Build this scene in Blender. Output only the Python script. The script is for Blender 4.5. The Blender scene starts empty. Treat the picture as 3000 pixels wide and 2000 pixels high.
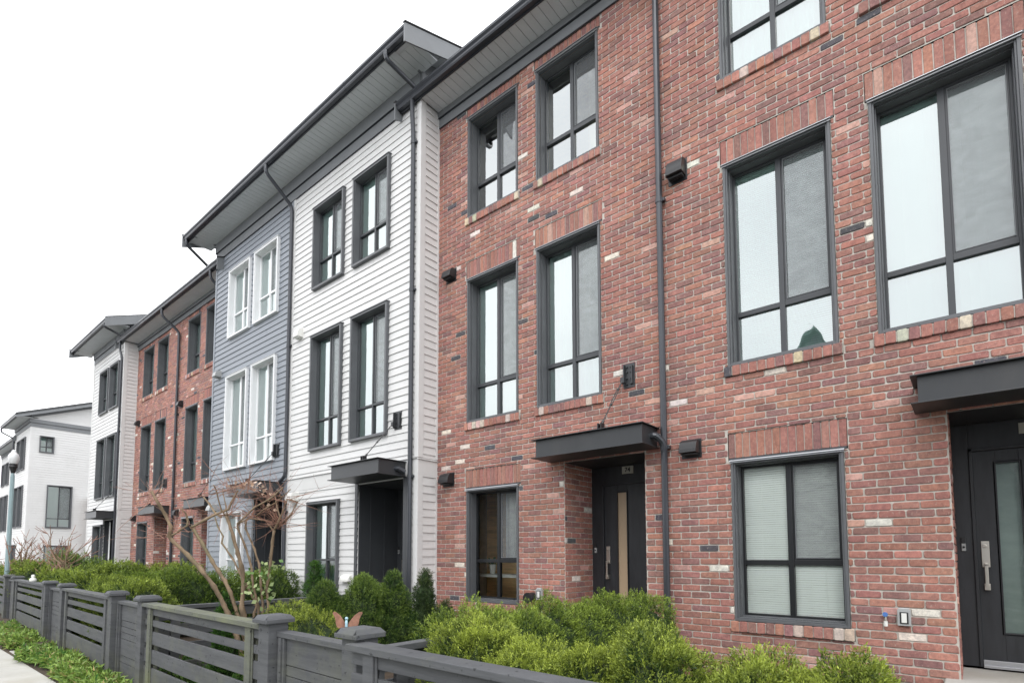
import bpy, math, random
import numpy as np
from mathutils import Vector, Matrix
rnd = random.Random(7)
S = bpy.context.scene
COL = S.collection

# ------------------------------------------------------------------ camera
F_PX, CX, CY = 1610.07, 1500.0, 1519.67
YAW, PITCH, ROLL = math.radians(-39.68236), math.radians(3.78630), math.radians(-0.10427)
def cam_axes():
    cy, sy, cp, sp = math.cos(YAW), math.sin(YAW), math.cos(PITCH), math.sin(PITCH)
    f = Vector((sy*cp, cy*cp, sp)); r = Vector((cy, -sy, 0)); u = r.cross(f)
    cr, sr = math.cos(ROLL), math.sin(ROLL)
    return cr*r+sr*u, -sr*r+cr*u, f
RT, UP, FW = cam_axes()
camd = bpy.data.cameras.new('camera'); cam = bpy.data.objects.new('camera', camd); COL.objects.link(cam)
cam.matrix_world = Matrix((
    (RT.x, UP.x, -FW.x, 0.0), (RT.y, UP.y, -FW.y, 0.0), (RT.z, UP.z, -FW.z, 1.6), (0, 0, 0, 1)))
camd.sensor_width = 36; camd.sensor_fit = 'HORIZONTAL'; camd.lens = F_PX/3000*36
camd.shift_x = (1500-CX)/3000; camd.shift_y = (CY-1000)/3000
camd.clip_start = 0.05; camd.clip_end = 1500
S.camera = cam

# ------------------------------------------------------------------ light
SUN_EL, SUN_AZ = math.radians(50), math.radians(150)
w = bpy.data.worlds.new('World'); S.world = w; w.use_nodes = True
nt = w.node_tree; nt.nodes.clear()
out = nt.nodes.new('ShaderNodeOutputWorld'); bg = nt.nodes.new('ShaderNodeBackground')
sky = nt.nodes.new('ShaderNodeTexSky'); sky.sky_type = 'NISHITA'; sky.sun_disc = False
sky.sun_elevation = SUN_EL; sky.sun_rotation = SUN_AZ; sky.dust_density = 6; sky.air_density = 1.0
hsv = nt.nodes.new('ShaderNodeHueSaturation'); hsv.inputs['Saturation'].default_value = 0.15
hsv.inputs['Value'].default_value = 1.0
mix = nt.nodes.new('ShaderNodeMixRGB'); mix.inputs[0].default_value = 0.9
# overcast: an even cloud layer, thinner and thicker in places, over the clear-sky model
tc = nt.nodes.new('ShaderNodeTexCoord'); cn = nt.nodes.new('ShaderNodeTexNoise')
cn.inputs['Scale'].default_value = 2.2; cn.inputs['Detail'].default_value = 5
cr_ = nt.nodes.new('ShaderNodeValToRGB')
cr_.color_ramp.elements[0].position = 0.25; cr_.color_ramp.elements[0].color = (8.4, 8.6, 9.1, 1)
cr_.color_ramp.elements[1].position = 0.75; cr_.color_ramp.elements[1].color = (12.4, 12.5, 12.6, 1)
nt.links.new(tc.outputs['Generated'], cn.inputs['Vector']); nt.links.new(cn.outputs['Fac'], cr_.inputs[0])
nt.links.new(sky.outputs[0], hsv.inputs['Color']); nt.links.new(hsv.outputs[0], mix.inputs[1])
nt.links.new(cr_.outputs[0], mix.inputs[2]); nt.links.new(mix.outputs[0], bg.inputs['Color'])
bg.inputs['Strength'].default_value = 0.12
nt.links.new(bg.outputs[0], out.inputs[0])
sd = bpy.data.lights.new('sun', 'SUN'); sun = bpy.data.objects.new('sun', sd); COL.objects.link(sun)
sd.energy = 0.6; sd.angle = math.radians(40); sd.color = (1, .97, .93)
v = Vector((math.cos(SUN_EL)*math.sin(SUN_AZ), math.cos(SUN_EL)*math.cos(SUN_AZ), math.sin(SUN_EL)))
sun.rotation_euler = v.to_track_quat('Z', 'Y').to_euler(); sun.location = (0, -10, 30)
S.view_settings.view_transform = 'Standard'; S.view_settings.look = 'None'
S.view_settings.exposure = 0.86; S.view_settings.gamma = 1.0
S.cycles.max_bounces = 8; S.cycles.transparent_max_bounces = 24

# ------------------------------------------------------------------ materials
def mat(name, col, rough=.6, metal=0.0, spec=.5):
    m = bpy.data.materials.new(name); m.use_nodes = True
    b = m.node_tree.nodes['Principled BSDF']
    b.inputs['Base Color'].default_value = (*col, 1); b.inputs['Roughness'].default_value = rough
    b.inputs['Metallic'].default_value = metal; b.inputs['Specular IOR Level'].default_value = spec
    return m
def N(m, t, **kw):
    n = m.node_tree.nodes.new(t)
    for k, x in kw.items():
        if k in n.inputs: n.inputs[k].default_value = x
        else: setattr(n, k, x)
    return n
def Lk(m, a, b): m.node_tree.links.new(a, b)
def P(m): return m.node_tree.nodes['Principled BSDF']
def objcoord(m, scale=(1, 1, 1)):
    g = N(m, 'ShaderNodeNewGeometry'); mp = N(m, 'ShaderNodeMapping'); mp.inputs['Scale'].default_value = scale
    Lk(m, g.outputs['Position'], mp.inputs['Vector']); return mp.outputs[0]
def noise(m, scale, detail=4, rough=.55, vec=None, stretch=(1, 1, 1)):
    n = N(m, 'ShaderNodeTexNoise'); n.inputs['Scale'].default_value = scale
    n.inputs['Detail'].default_value = detail; n.inputs['Roughness'].default_value = rough
    Lk(m, vec or objcoord(m, stretch), n.inputs['Vector']); return n.outputs['Fac']
def ramp(m, fac, stops):
    r = N(m, 'ShaderNodeValToRGB'); e = r.color_ramp.elements
    while len(e) < len(stops): e.new(.5)
    for i, (p, c) in enumerate(stops): e[i].position = p; e[i].color = (*c, 1) if len(c) == 3 else c
    Lk(m, fac, r.inputs[0]); return r.outputs[0]
def mixc(m, fac, a, b, mode='MIX'):
    n = N(m, 'ShaderNodeMixRGB', blend_type=mode)
    for i, x in ((0, fac), (1, a), (2, b)):
        if hasattr(x, 'type'): Lk(m, x, n.inputs[i])
        elif isinstance(x, (int, float)): n.inputs[i].default_value = x
        else: n.inputs[i].default_value = (*x, 1)
    return n.outputs[0]
def bump(m, h, strength=.3, dist=.01):
    b = N(m, 'ShaderNodeBump'); b.inputs['Strength'].default_value = strength; b.inputs['Distance'].default_value = dist
    Lk(m, h, b.inputs['Height']); Lk(m, b.outputs[0], P(m).inputs['Normal'])
def painted(name, col, rough=.5, var=.12, sc=3.0, stretch=(1, 1, 1), bscale=60, bst=.15, dirt=None, metal=0.0):
    m = mat(name, col, rough, metal)
    lo = tuple(c*(1-var) for c in col); hi = tuple(min(1, c*(1+var)) for c in col)
    c = ramp(m, noise(m, sc, 5, .6, stretch=stretch), [(.3, lo), (.7, hi)])
    if dirt:
        f = ramp(m, noise(m, 1.1, 6, .7, stretch=(1, 1, .35)), [(.5, (0, 0, 0)), (.8, (1, 1, 1))])
        c = mixc(m, f, c, dirt)
    Lk(m, c, P(m).inputs['Base Color'])
    bump(m, noise(m, bscale, 3, .6, stretch=stretch), bst, .004)
    return m
def brick_mat():
    m = mat('brick', (.3, .13, .1), .85, spec=.25)
    a = N(m, 'ShaderNodeAttribute', attribute_name='tone')
    n1 = ramp(m, noise(m, 26, 5, .7), [(.28, (.64, .64, .67)), (.72, (1.30, 1.28, 1.26))])
    c = mixc(m, 1.0, a.outputs['Color'], n1, 'MULTIPLY')
    sm = ramp(m, noise(m, 24, 4, .8, stretch=(2.6, 2.6, 1.0)), [(.60, (0, 0, 0)), (.66, (1, 1, 1))])   # mortar smears
    sf = N(m, 'ShaderNodeMath', operation='MULTIPLY'); Lk(m, sm, sf.inputs[0]); sf.inputs[1].default_value = .55
    c = mixc(m, sf.outputs[0], c, (.52, .42, .37))
    big = ramp(m, noise(m, .9, 4, .6), [(.3, (.90, .89, .89)), (.7, (1.08, 1.08, 1.08))]); c = mixc(m, 1.0, c, big, 'MULTIPLY')
    st = ramp(m, noise(m, 3.5, 5, .75, stretch=(1, 1, .16)), [(.52, (1, 1, 1)), (.78, (.80, .78, .76))]); c = mixc(m, 1.0, c, st, 'MULTIPLY')
    Lk(m, c, P(m).inputs['Base Color'])
    bump(m, noise(m, 90, 5, .75), .55, .006); return m
def glass_mat(name, tint=(.66, .83, .79), base=.30, ior=1.75):
    m = bpy.data.materials.new(name); m.use_nodes = True; t = m.node_tree; t.nodes.clear()
    o = t.nodes.new('ShaderNodeOutputMaterial'); mx = t.nodes.new('ShaderNodeMixShader')
    tr = t.nodes.new('ShaderNodeBsdfTransparent'); tr.inputs[0].default_value = (*tint, 1)
    gl = t.nodes.new('ShaderNodeBsdfGlossy'); gl.inputs['Color'].default_value = (.93, .97, .97, 1); gl.inputs['Roughness'].default_value = .015
    fr = t.nodes.new('ShaderNodeFresnel'); fr.inputs['IOR'].default_value = ior
    ad = t.nodes.new('ShaderNodeMath'); ad.operation = 'ADD'; ad.use_clamp = True; ad.inputs[1].default_value = base
    t.links.new(fr.outputs[0], ad.inputs[0]); t.links.new(ad.outputs[0], mx.inputs[0])
    t.links.new(tr.outputs[0], mx.inputs[1]); t.links.new(gl.outputs[0], mx.inputs[2])
    g = t.nodes.new('ShaderNodeNewGeometry'); nz = t.nodes.new('ShaderNodeTexNoise'); nz.inputs['Scale'].default_value = 1.6
    b = t.nodes.new('ShaderNodeBump'); b.inputs['Strength'].default_value = .12; b.inputs['Distance'].default_value = .03
    t.links.new(g.outputs['Position'], nz.inputs['Vector']); t.links.new(nz.outputs[0], b.inputs['Height'])
    t.links.new(b.outputs[0], gl.inputs['Normal']); t.links.new(mx.outputs[0], o.inputs[0]); return m
def screen_mat():
    m = bpy.data.materials.new('insect_mesh'); m.use_nodes = True; t = m.node_tree; t.nodes.clear()
    o = t.nodes.new('ShaderNodeOutputMaterial'); mx = t.nodes.new('ShaderNodeMixShader')
    tr = t.nodes.new('ShaderNodeBsdfTransparent'); df = t.nodes.new('ShaderNodeBsdfDiffuse'); df.inputs[0].default_value = (.22, .23, .24, 1)
    g = t.nodes.new('ShaderNodeNewGeometry'); mp = t.nodes.new('ShaderNodeMapping'); mp.inputs['Scale'].default_value = (1, 1, 2.2)
    nz = t.nodes.new('ShaderNodeTexNoise'); nz.inputs['Scale'].default_value = 3.5; nz.inputs['Distortion'].default_value = 1.5
    mr = t.nodes.new('ShaderNodeMapRange'); mr.inputs['To Min'].default_value = .28; mr.inputs['To Max'].default_value = .55
    t.links.new(g.outputs['Position'], mp.inputs[0]); t.links.new(mp.outputs[0], nz.inputs['Vector'])
    t.links.new(nz.outputs[0], mr.inputs[0]); t.links.new(mr.outputs[0], mx.inputs[0])
    t.links.new(tr.outputs[0], mx.inputs[1]); t.links.new(df.outputs[0], mx.inputs[2]); t.links.new(mx.outputs[0], o.inputs[0]); return m
def leaf_mat():
    m = mat('leaf', (.1, .2, .04), .5, spec=.35)
    a = N(m, 'ShaderNodeAttribute', attribute_name='tone'); Lk(m, a.outputs['Color'], P(m).inputs['Base Color'])
    t = m.node_tree; tl = N(m, 'ShaderNodeBsdfTranslucent'); Lk(m, a.outputs['Color'], tl.inputs[0])
    mx = N(m, 'ShaderNodeMixShader'); mx.inputs[0].default_value = .16
    o = t.nodes['Material Output']; Lk(m, P(m).outputs[0], mx.inputs[1]); Lk(m, tl.outputs[0], mx.inputs[2]); Lk(m, mx.outputs[0], o.inputs[0]); return m
def fence_mat(name, green):
    m = mat(name, (.13, .135, .14), .75, spec=.3)
    c = ramp(m, noise(m, 7, 6, .7, stretch=(.25, .25, 3)), [(.3, (.066, .069, .075)), (.7, (.112, .116, .123))])
    f = ramp(m, noise(m, 2.3, 5, .7, stretch=(1, 1, 1)), [(.55-.35*green, (0, 0, 0)), (.85-.1*green, (1, 1, 1))])
    c = mixc(m, f, c, (.19, .205, .115) if green > .5 else (.125, .13, .105))
    sp = ramp(m, noise(m, 30, 2, .5), [(.66, (0, 0, 0)), (.72, (1, 1, 1))])
    c = mixc(m, sp, c, (.035, .037, .04))
    lowg = N(m, 'ShaderNodeMapRange'); gz = N(m, 'ShaderNodeSeparateXYZ'); gg = N(m, 'ShaderNodeNewGeometry'); Lk(m, gg.outputs['Position'], gz.inputs[0]); Lk(m, gz.outputs[2], lowg.inputs[0])
    lowg.inputs['From Min'].default_value = .45; lowg.inputs['From Max'].default_value = .05; lowg.inputs['To Max'].default_value = .55
    al = ramp(m, noise(m, 4.5, 5, .7, stretch=(1, 1, .5)), [(.40, (0, 0, 0)), (.62, (1, 1, 1))]); af = N(m, 'ShaderNodeMath', operation='MULTIPLY'); Lk(m, al, af.inputs[0]); Lk(m, lowg.outputs[0], af.inputs[1])
    c = mixc(m, af.outputs[0], c, (.17, .175, .09))
    Lk(m, c, P(m).inputs['Base Color']); bump(m, noise(m, 45, 4, .7, stretch=(.2, .2, 2)), .45, .004); return m
M = {}
M['brick'] = brick_mat()
M['mortar'] = painted('mortar', (.47, .44, .395), .9, .18, 9, bscale=140, bst=.5)
M['siding'] = painted('white_siding', (.635, .635, .63), .55, .035, 2.0, stretch=(.3, .3, 2), bscale=50, bst=.12, dirt=(.58, .58, .57))
M['siding_grey'] = painted('blue_grey_siding', (.225, .247, .278), .55, .05, 2.0, stretch=(.3, .3, 2), bscale=50, bst=.12)
M['trimw'] = painted('white_trim', (.74, .75, .76), .5, .03, 2)
M['trim'] = painted('charcoal_trim', (.10, .105, .113), .5, .10, 3, bscale=120, bst=.08)
M['sash'] = painted('dark_sash', (.046, .050, .056), .42, .08, 3, bst=.05)
M['sash_black'] = painted('black_sash', (.014, .015, .017), .35, .1, 3, bst=.05)
M['sashw'] = painted('white_sash', (.78, .79, .80), .4, .02, 3, bst=.05)
M['frieze'] = painted('frieze_board', (.19, .20, .21), .6, .08, 2, bscale=70, bst=.15)
M['soffit'] = painted('soffit_board', (.56, .59, .61), .6, .04, 4, bst=.05)
M['gutter'] = painted('gutter_metal', (.045, .049, .058), .3, .08, 2, bst=.04, metal=.25)
M['steel'] = painted('black_steel', (.034, .037, .041), .42, .18, 1.2, bscale=25, bst=.08, dirt=(.05, .05, .05))
M['door'] = painted('black_door', (.022, .024, .028), .45, .3, 5, stretch=(2.5, 2.5, .4), bscale=30, bst=.3)
M['flash'] = painted('drip_flashing', (.42, .43, .45), .35, .05, 3, metal=.6, bst=.05)
M['roof'] = painted('asphalt_shingles', (.07, .072, .075), .95, .25, 12, bscale=120, bst=.6)
M['nickel'] = mat('brushed_nickel', (.55, .52, .47), .35, .9)
M['plastic_w'] = painted('white_plastic', (.72, .72, .69), .4, .03, 5)
M['plastic_g'] = painted('grey_plastic', (.35, .36, .36), .4, .05, 5)
M['black'] = mat('black_plastic', (.018, .018, .02), .38)
M['glass'] = glass_mat('window_glass')
M['glass_low'] = glass_mat('clear_window_glass', (.97, 1.0, .985), .0, 1.38)
M['screen'] = screen_mat(); M['screen_edge'] = mat('screen_edge', (.20, .21, .22), .4)
M['blind'] = painted('blind_fabric', (.74, .76, .75), .8, .04, 1.2, stretch=(1, 1, .2), bst=.1)
M['slat'] = painted('blind_slat', (.88, .90, .87), .5, .02, 3)
M['wood_int'] = painted('interior_wood', (.78, .52, .27), .6, .25, 5, stretch=(.5, .5, 4))
M['wall_int'] = painted('interior_plaster', (.55, .52, .44), .8, .04, 2)
M['door_film'] = painted('frosted_film', (.24, .27, .26), .5, .12, 4, stretch=(1, 1, 2))
M['frost'] = painted('frosted_lite', (.44, .33, .22), .35, .06, 2)
M['leaf'] = leaf_mat()
M['bark'] = painted('bark', (.215, .155, .10), .85, .45, 14, stretch=(1, 1, .4), bscale=60, bst=.8, dirt=(.20, .21, .10))
M['twig'] = painted('twig', (.31, .17, .125), .8, .3, 10)
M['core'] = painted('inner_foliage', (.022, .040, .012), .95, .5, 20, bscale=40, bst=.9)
M['fence'] = fence_mat('stained_fence_wood', .15)
M['fence_green'] = fence_mat('mossy_fence_wood', .8)
M['concrete'] = painted('concrete', (.43, .42, .39), .9, .10, 1.3, bscale=160, bst=.35, dirt=(.35, .33, .27))
M['asphalt'] = painted('asphalt', (.20, .20, .20), .95, .25, 30, bscale=150, bst=.6)
M['soil'] = painted('soil', (.060, .042, .028), .98, .5, 12, bscale=45, bst=1.0)
M['grass'] = painted('lawn', (.06, .12, .03), .95, .4, 9, bscale=80, bst=1.0)
M['lamp_pole'] = painted('teal_grey_pole', (.30, .40, .42), .4, .08, 3)
M['lamp_glass'] = painted('milk_glass', (.68, .69, .70), .25, .02, 3)
M['paver'] = painted('paver', (.24, .13, .08), .9, .3, 8)
M['teal_roof'] = painted('green_grey_shingles', (.075, .12, .11), .9, .2, 10)

# ------------------------------------------------------------------ mesh helper
class MB:
    def __init__(s): s.v = []; s.f = []; s.m = []; s.t = []; s.tone = False
    def quad(s, a, b, c, d, mi=0, tone=None):
        n = len(s.v); s.v += [a, b, c, d]; s.f.append((n, n+1, n+2, n+3)); s.m.append(mi); s.t.append(tone)
    def poly(s, pts, mi=0, tone=None):
        n = len(s.v); s.v += list(pts); s.f.append(tuple(range(n, n+len(pts)))); s.m.append(mi); s.t.append(tone)
    def box(s, x0, x1, y0, y1, z0, z1, mi=0, tone=None):
        if x1 < x0: x0, x1 = x1, x0
        if y1 < y0: y0, y1 = y1, y0
        if z1 < z0: z0, z1 = z1, z0
        n = len(s.v)
        s.v += [(x0,y0,z0),(x1,y0,z0),(x1,y1,z0),(x0,y1,z0),(x0,y0,z1),(x1,y0,z1),(x1,y1,z1),(x0,y1,z1)]
        for q in ((0,3,2,1),(4,5,6,7),(0,1,5,4),(1,2,6,5),(2,3,7,6),(3,0,4,7)):
            s.f.append(tuple(n+i for i in q)); s.m.append(mi); s.t.append(tone)
    def prism(s, prof, axis, a, b, mi=0):
        # profile points (p,q) extruded along an axis: 'x' -> (y,z), 'y' -> (x,z), 'z' -> (x,y)
        def V(t, p): return (t, p[0], p[1]) if axis == 'x' else (p[0], t, p[1]) if axis == 'y' else (p[0], p[1], t)
        n = len(s.v); k = len(prof)
        s.v += [V(a, p) for p in prof] + [V(b, p) for p in prof]
        for i in range(k):
            j = (i+1) % k; s.f.append((n+i, n+j, n+k+j, n+k+i)); s.m.append(mi); s.t.append(None)
        s.f.append(tuple(n+i for i in range(k))[::-1]); s.m.append(mi); s.t.append(None)
        s.f.append(tuple(n+k+i for i in range(k))); s.m.append(mi); s.t.append(None)
    def tube(s, pts, rad, seg=8, mi=0, cap=True):
        pts = [Vector(p) for p in pts]; rad = rad if isinstance(rad, (list, tuple)) else [rad]*len(pts)
        n = len(s.v); pv = None
        for i, p in enumerate(pts):
            d = (pts[min(i+1, len(pts)-1)]-pts[max(i-1, 0)]).normalized()
            if pv is None:
                a = Vector((0, 0, 1)) if abs(d.z) < .9 else Vector((1, 0, 0)); u = d.cross(a).normalized()
            else:
                u = (pv - d*pv.dot(d)).normalized()
            pv = u; w_ = d.cross(u)
            for k in range(seg):
                t = 2*math.pi*k/seg; q = p + (u*math.cos(t)+w_*math.sin(t))*rad[i]; s.v.append(tuple(q))
        for i in range(len(pts)-1):
            for k in range(seg):
                a = n+i*seg+k; b = n+i*seg+(k+1) % seg
                s.f.append((a, b, b+seg, a+seg)); s.m.append(mi); s.t.append(None)
        if cap:
            s.f.append(tuple(n+k for k in range(seg))[::-1]); s.m.append(mi); s.t.append(None)
            e = n+(len(pts)-1)*seg; s.f.append(tuple(e+k for k in range(seg))); s.m.append(mi); s.t.append(None)
    def lathe(s, prof, cx, cy, seg=24, mi=0):
        n = len(s.v)
        for r, z in prof:
            for k in range(seg):
                t = 2*math.pi*k/seg; s.v.append((cx+r*math.cos(t), cy+r*math.sin(t), z))
        for i in range(len(prof)-1):
            for k in range(seg):
                a = n+i*seg+k; b = n+i*seg+(k+1) % seg
                s.f.append((a, b, b+seg, a+seg)); s.m.append(mi); s.t.append(None)
    def mesh(s, name, mats):
        me = bpy.data.meshes.new(name); me.from_pydata(s.v, [], s.f)
        me.polygons.foreach_set('material_index', s.m)
        for m_ in mats: me.materials.append(m_)
        if any(t is not None for t in s.t):
            ca = me.color_attributes.new('tone', 'FLOAT_COLOR', 'CORNER')
            arr = []
            for f, t in zip(s.f, s.t):
                arr += list((*(t or (.3, .3, .3)), 1))*len(f)
            ca.data.foreach_set('color', arr)
        me.update(); return me
def link(name, me, parent=None, loc=(0, 0, 0), bevel=0, smooth=False):
    o = bpy.data.objects.new(name, me); COL.objects.link(o); o.location = loc
    if parent: o.parent = parent
    if bevel:
        b = o.modifiers.new('bevel', 'BEVEL'); b.width = bevel; b.segments = 2; b.limit_method = 'ANGLE'
    if smooth:
        for p in me.polygons: p.use_smooth = True
    return o
def tag(o, label, cat, group=None, kind=None):
    o['label'] = label; o['category'] = cat
    if group: o['group'] = group
    if kind: o['kind'] = kind
    return o
def empty(name, loc, label, cat, group=None):
    o = bpy.data.objects.new(name, None); COL.objects.link(o); o.location = loc; o.empty_display_size = .2
    return tag(o, label, cat, group)
def struct(name, mb, mats, label=None):
    o = link(name, mb.mesh(name, mats)); o['kind'] = 'structure'
    if label: o['label'] = label
    o['category'] = name.replace('_', ' '); return o
def copy_tree(o, parent=None):
    c = o.copy(); COL.objects.link(c); c.parent = parent
    for ch in list(o.children): copy_tree(ch, c)
    return c

# ------------------------------------------------------------------ walls
def free_rects(u0, u1, z0, z1, ops):
    us = sorted({u0, u1, *[min(max(x, u0), u1) for o in ops for x in o[:2]]})
    zs = sorted({z0, z1, *[min(max(x, z0), z1) for o in ops for x in o[2:]]})
    for i in range(len(us)-1):
        run = None
        for j in range(len(zs)-1):
            cu, cz = (us[i]+us[i+1])/2, (zs[j]+zs[j+1])/2
            blocked = any(o[0] < cu < o[1] and o[2] < cz < o[3] for o in ops)
            if not blocked:
                run = (run[0], zs[j+1]) if run else (zs[j], zs[j+1])
            if (blocked or j == len(zs)-2) and run:
                yield us[i], us[i+1], run[0], run[1]; run = None
def row_spans(u0, u1, za, zb, ops, minh):
    """intervals of a course [za,zb] left free by the openings -> (ua, ub, za', zb')"""
    rel = [o for o in ops if o[2] < zb-1e-4 and o[3] > za+1e-4]
    us = sorted({u0, u1, *[min(max(x, u0), u1) for o in rel for x in o[:2]]})
    res = []
    for a, b in zip(us, us[1:]):
        if b-a < 1e-4: continue
        c = (a+b)/2; lo, hi = za, zb
        for o in rel:
            if o[0] < c < o[1]:
                if o[2] <= lo+1e-4 and o[3] >= hi-1e-4: lo = hi; break
                if o[2] <= lo+1e-4: lo = max(lo, o[3])
                elif o[3] >= hi-1e-4: hi = min(hi, o[2])
                else: hi = o[2]
        if hi-lo < minh: continue
        if res and abs(res[-1][1]-a) < 1e-4 and abs(res[-1][2]-lo) < 1e-4 and abs(res[-1][3]-hi) < 1e-4:
            res[-1] = (res[-1][0], b, lo, hi)
        else: res.append((a, b, lo, hi))
    return res
def brick_tone(r=rnd, light=1.0):
    k = r.random()
    if k < .013: c = (.085, .085, .095)
    elif k < .028: c = (.68, .63, .56)
    elif k < .055: c = (.50, .30, .25)
    elif k < .25: c = (.258, .140, .126)
    elif k < .42: c = (.376, .186, .143)
    else: c = (.332, .163, .133)
    j = r.uniform(.90, 1.12); return tuple(min(.8, x*j*r.uniform(.95, 1.05)*light) for x in c)
def one_brick(mb, org, ud, nd, ua, ub, za, zb, dep, tone, r=rnd, jit=.0028, back=.012):
    # org: wall origin, ud: horizontal direction, nd: outward normal; the face stands dep proud of the mortar
    ch = .0045
    def V(u, z, d): return (org[0]+ud[0]*u+nd[0]*d, org[1]+ud[1]*u+nd[1]*d, z)
    d0 = dep+r.uniform(-.0025, .0025); tl = r.uniform(-.0015, .0015)
    cor = [(ua, za), (ub, za), (ub, zb), (ua, zb)]
    cor = [(u+r.uniform(-jit, jit), z+r.uniform(-jit, jit)) for u, z in cor]
    cu, cz = (ua+ub)/2, (za+zb)/2
    # eight-sided outline so that corners look worn
    pts = []
    for i, (u, z) in enumerate(cor):
        cc = r.uniform(.003, .014)
        su = cc if u < cu else -cc; sz = cc if z < cz else -cc
        a = (u+su, z); b = (u, z+sz)
        pts += [b, a] if i in (0, 2) else [a, b]
    n = len(mb.v); k = 8
    mb.v += [V(u, z, -back) for u, z in pts]
    mb.v += [V(u, z, d0-ch) for u, z in pts]
    mb.v += [V(u+(ch if u < cu else -ch), z+(ch if z < cz else -ch), d0+(tl if u < cu else -tl)) for u, z in pts]
    for L in (0, 1):
        for i in range(k):
            j = (i+1) % k
            mb.f.append((n+L*k+i, n+L*k+j, n+L*k+k+j, n+L*k+k+i)); mb.m.append(0); mb.t.append(tone)
    mb.f.append(tuple(n+2*k+i for i in range(k))); mb.m.append(0); mb.t.append(tone)
BL, BH, JT = .2354, .0822, .0125
def brick_wall(mb, org, ud, nd, u0, u1, z0, z1, ops, ph=0.0, r=rnd, light=1.0):
    for a, b, c, d in free_rects(u0, u1, z0, z1, ops):
        P_ = lambda u, z: (org[0]+ud[0]*u, org[1]+ud[1]*u, z)
        mb.quad(P_(a, c), P_(b, c), P_(b, d), P_(a, d), 1)
    nrow = int(math.ceil((z1-z0)/BH))
    for i in range(nrow):
        za = z0+i*BH; zb = min(za+BH, z1)
        for ua, ub, lo, hi in row_spans(u0, u1, za, zb, ops, .02):
            off = (BL/2 if i % 2 else 0)+ph
            k = math.floor((ua-off)/BL)
            u = off+k*BL
            while u < ub-1e-4:
                a, b = max(u, ua), min(u+BL, ub)
                if b-a > .035:
                    one_brick(mb, org, ud, nd, a+JT/2, b-JT/2, lo+JT/2, hi-JT/2, .0095, brick_tone(r, light), r)
                u += BL
def lap_wall(mb, org, ud, nd, u0, u1, z0, z1, ops, exp=.14, zphase=0.0):
    """lap boards: each course leans out at its foot"""
    def V(u, z, d): return (org[0]+ud[0]*u+nd[0]*d, org[1]+ud[1]*u+nd[1]*d, z)
    z = z0 - ((z0-zphase) % exp)
    while z < z1:
        za, zb = max(z, z0), min(z+exp, z1)
        if zb-za > .01:
            for a, b, lo, hi in row_spans(u0, u1, za, zb, ops, .012):
                fl = .021-.017*(lo-z)/exp; fh = .021-.017*(hi-z)/exp
                sg = rnd.uniform(-.0008, .0008)
                if b-a > 1.0 and rnd.random() < .45:       # butt joint
                    j = rnd.uniform(a+.3, b-.3); e2 = rnd.uniform(-.0015, .0015)
                    for a_, b_, e_ in ((a, j-.0015, e2), (j+.0015, b, 0)):
                        mb.quad(V(a_, lo, fl+e_), V(b_, lo, fl+e_), V(b_, hi, fh+e_), V(a_, hi, fh+e_), 0)
                        mb.quad(V(a_, lo, -.01), V(b_, lo, -.01), V(b_, lo, fl+e_), V(a_, lo, fl+e_), 0)
                    continue
                mb.quad(V(a, lo, fl+sg), V(b, lo, fl-sg), V(b, hi, fh), V(a, hi, fh), 0)
                mb.quad(V(a, lo, -.01), V(b, lo, -.01), V(b, lo, fl-sg), V(a, lo, fl+sg), 0)
                mb.quad(V(a, lo, -.01), V(a, lo, fl), V(a, hi, fh), V(a, hi, -.01), 0)
                mb.quad(V(b, lo, fl), V(b, lo, -.01), V(b, hi, -.01), V(b, hi, fh), 0)
        z += exp
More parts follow.
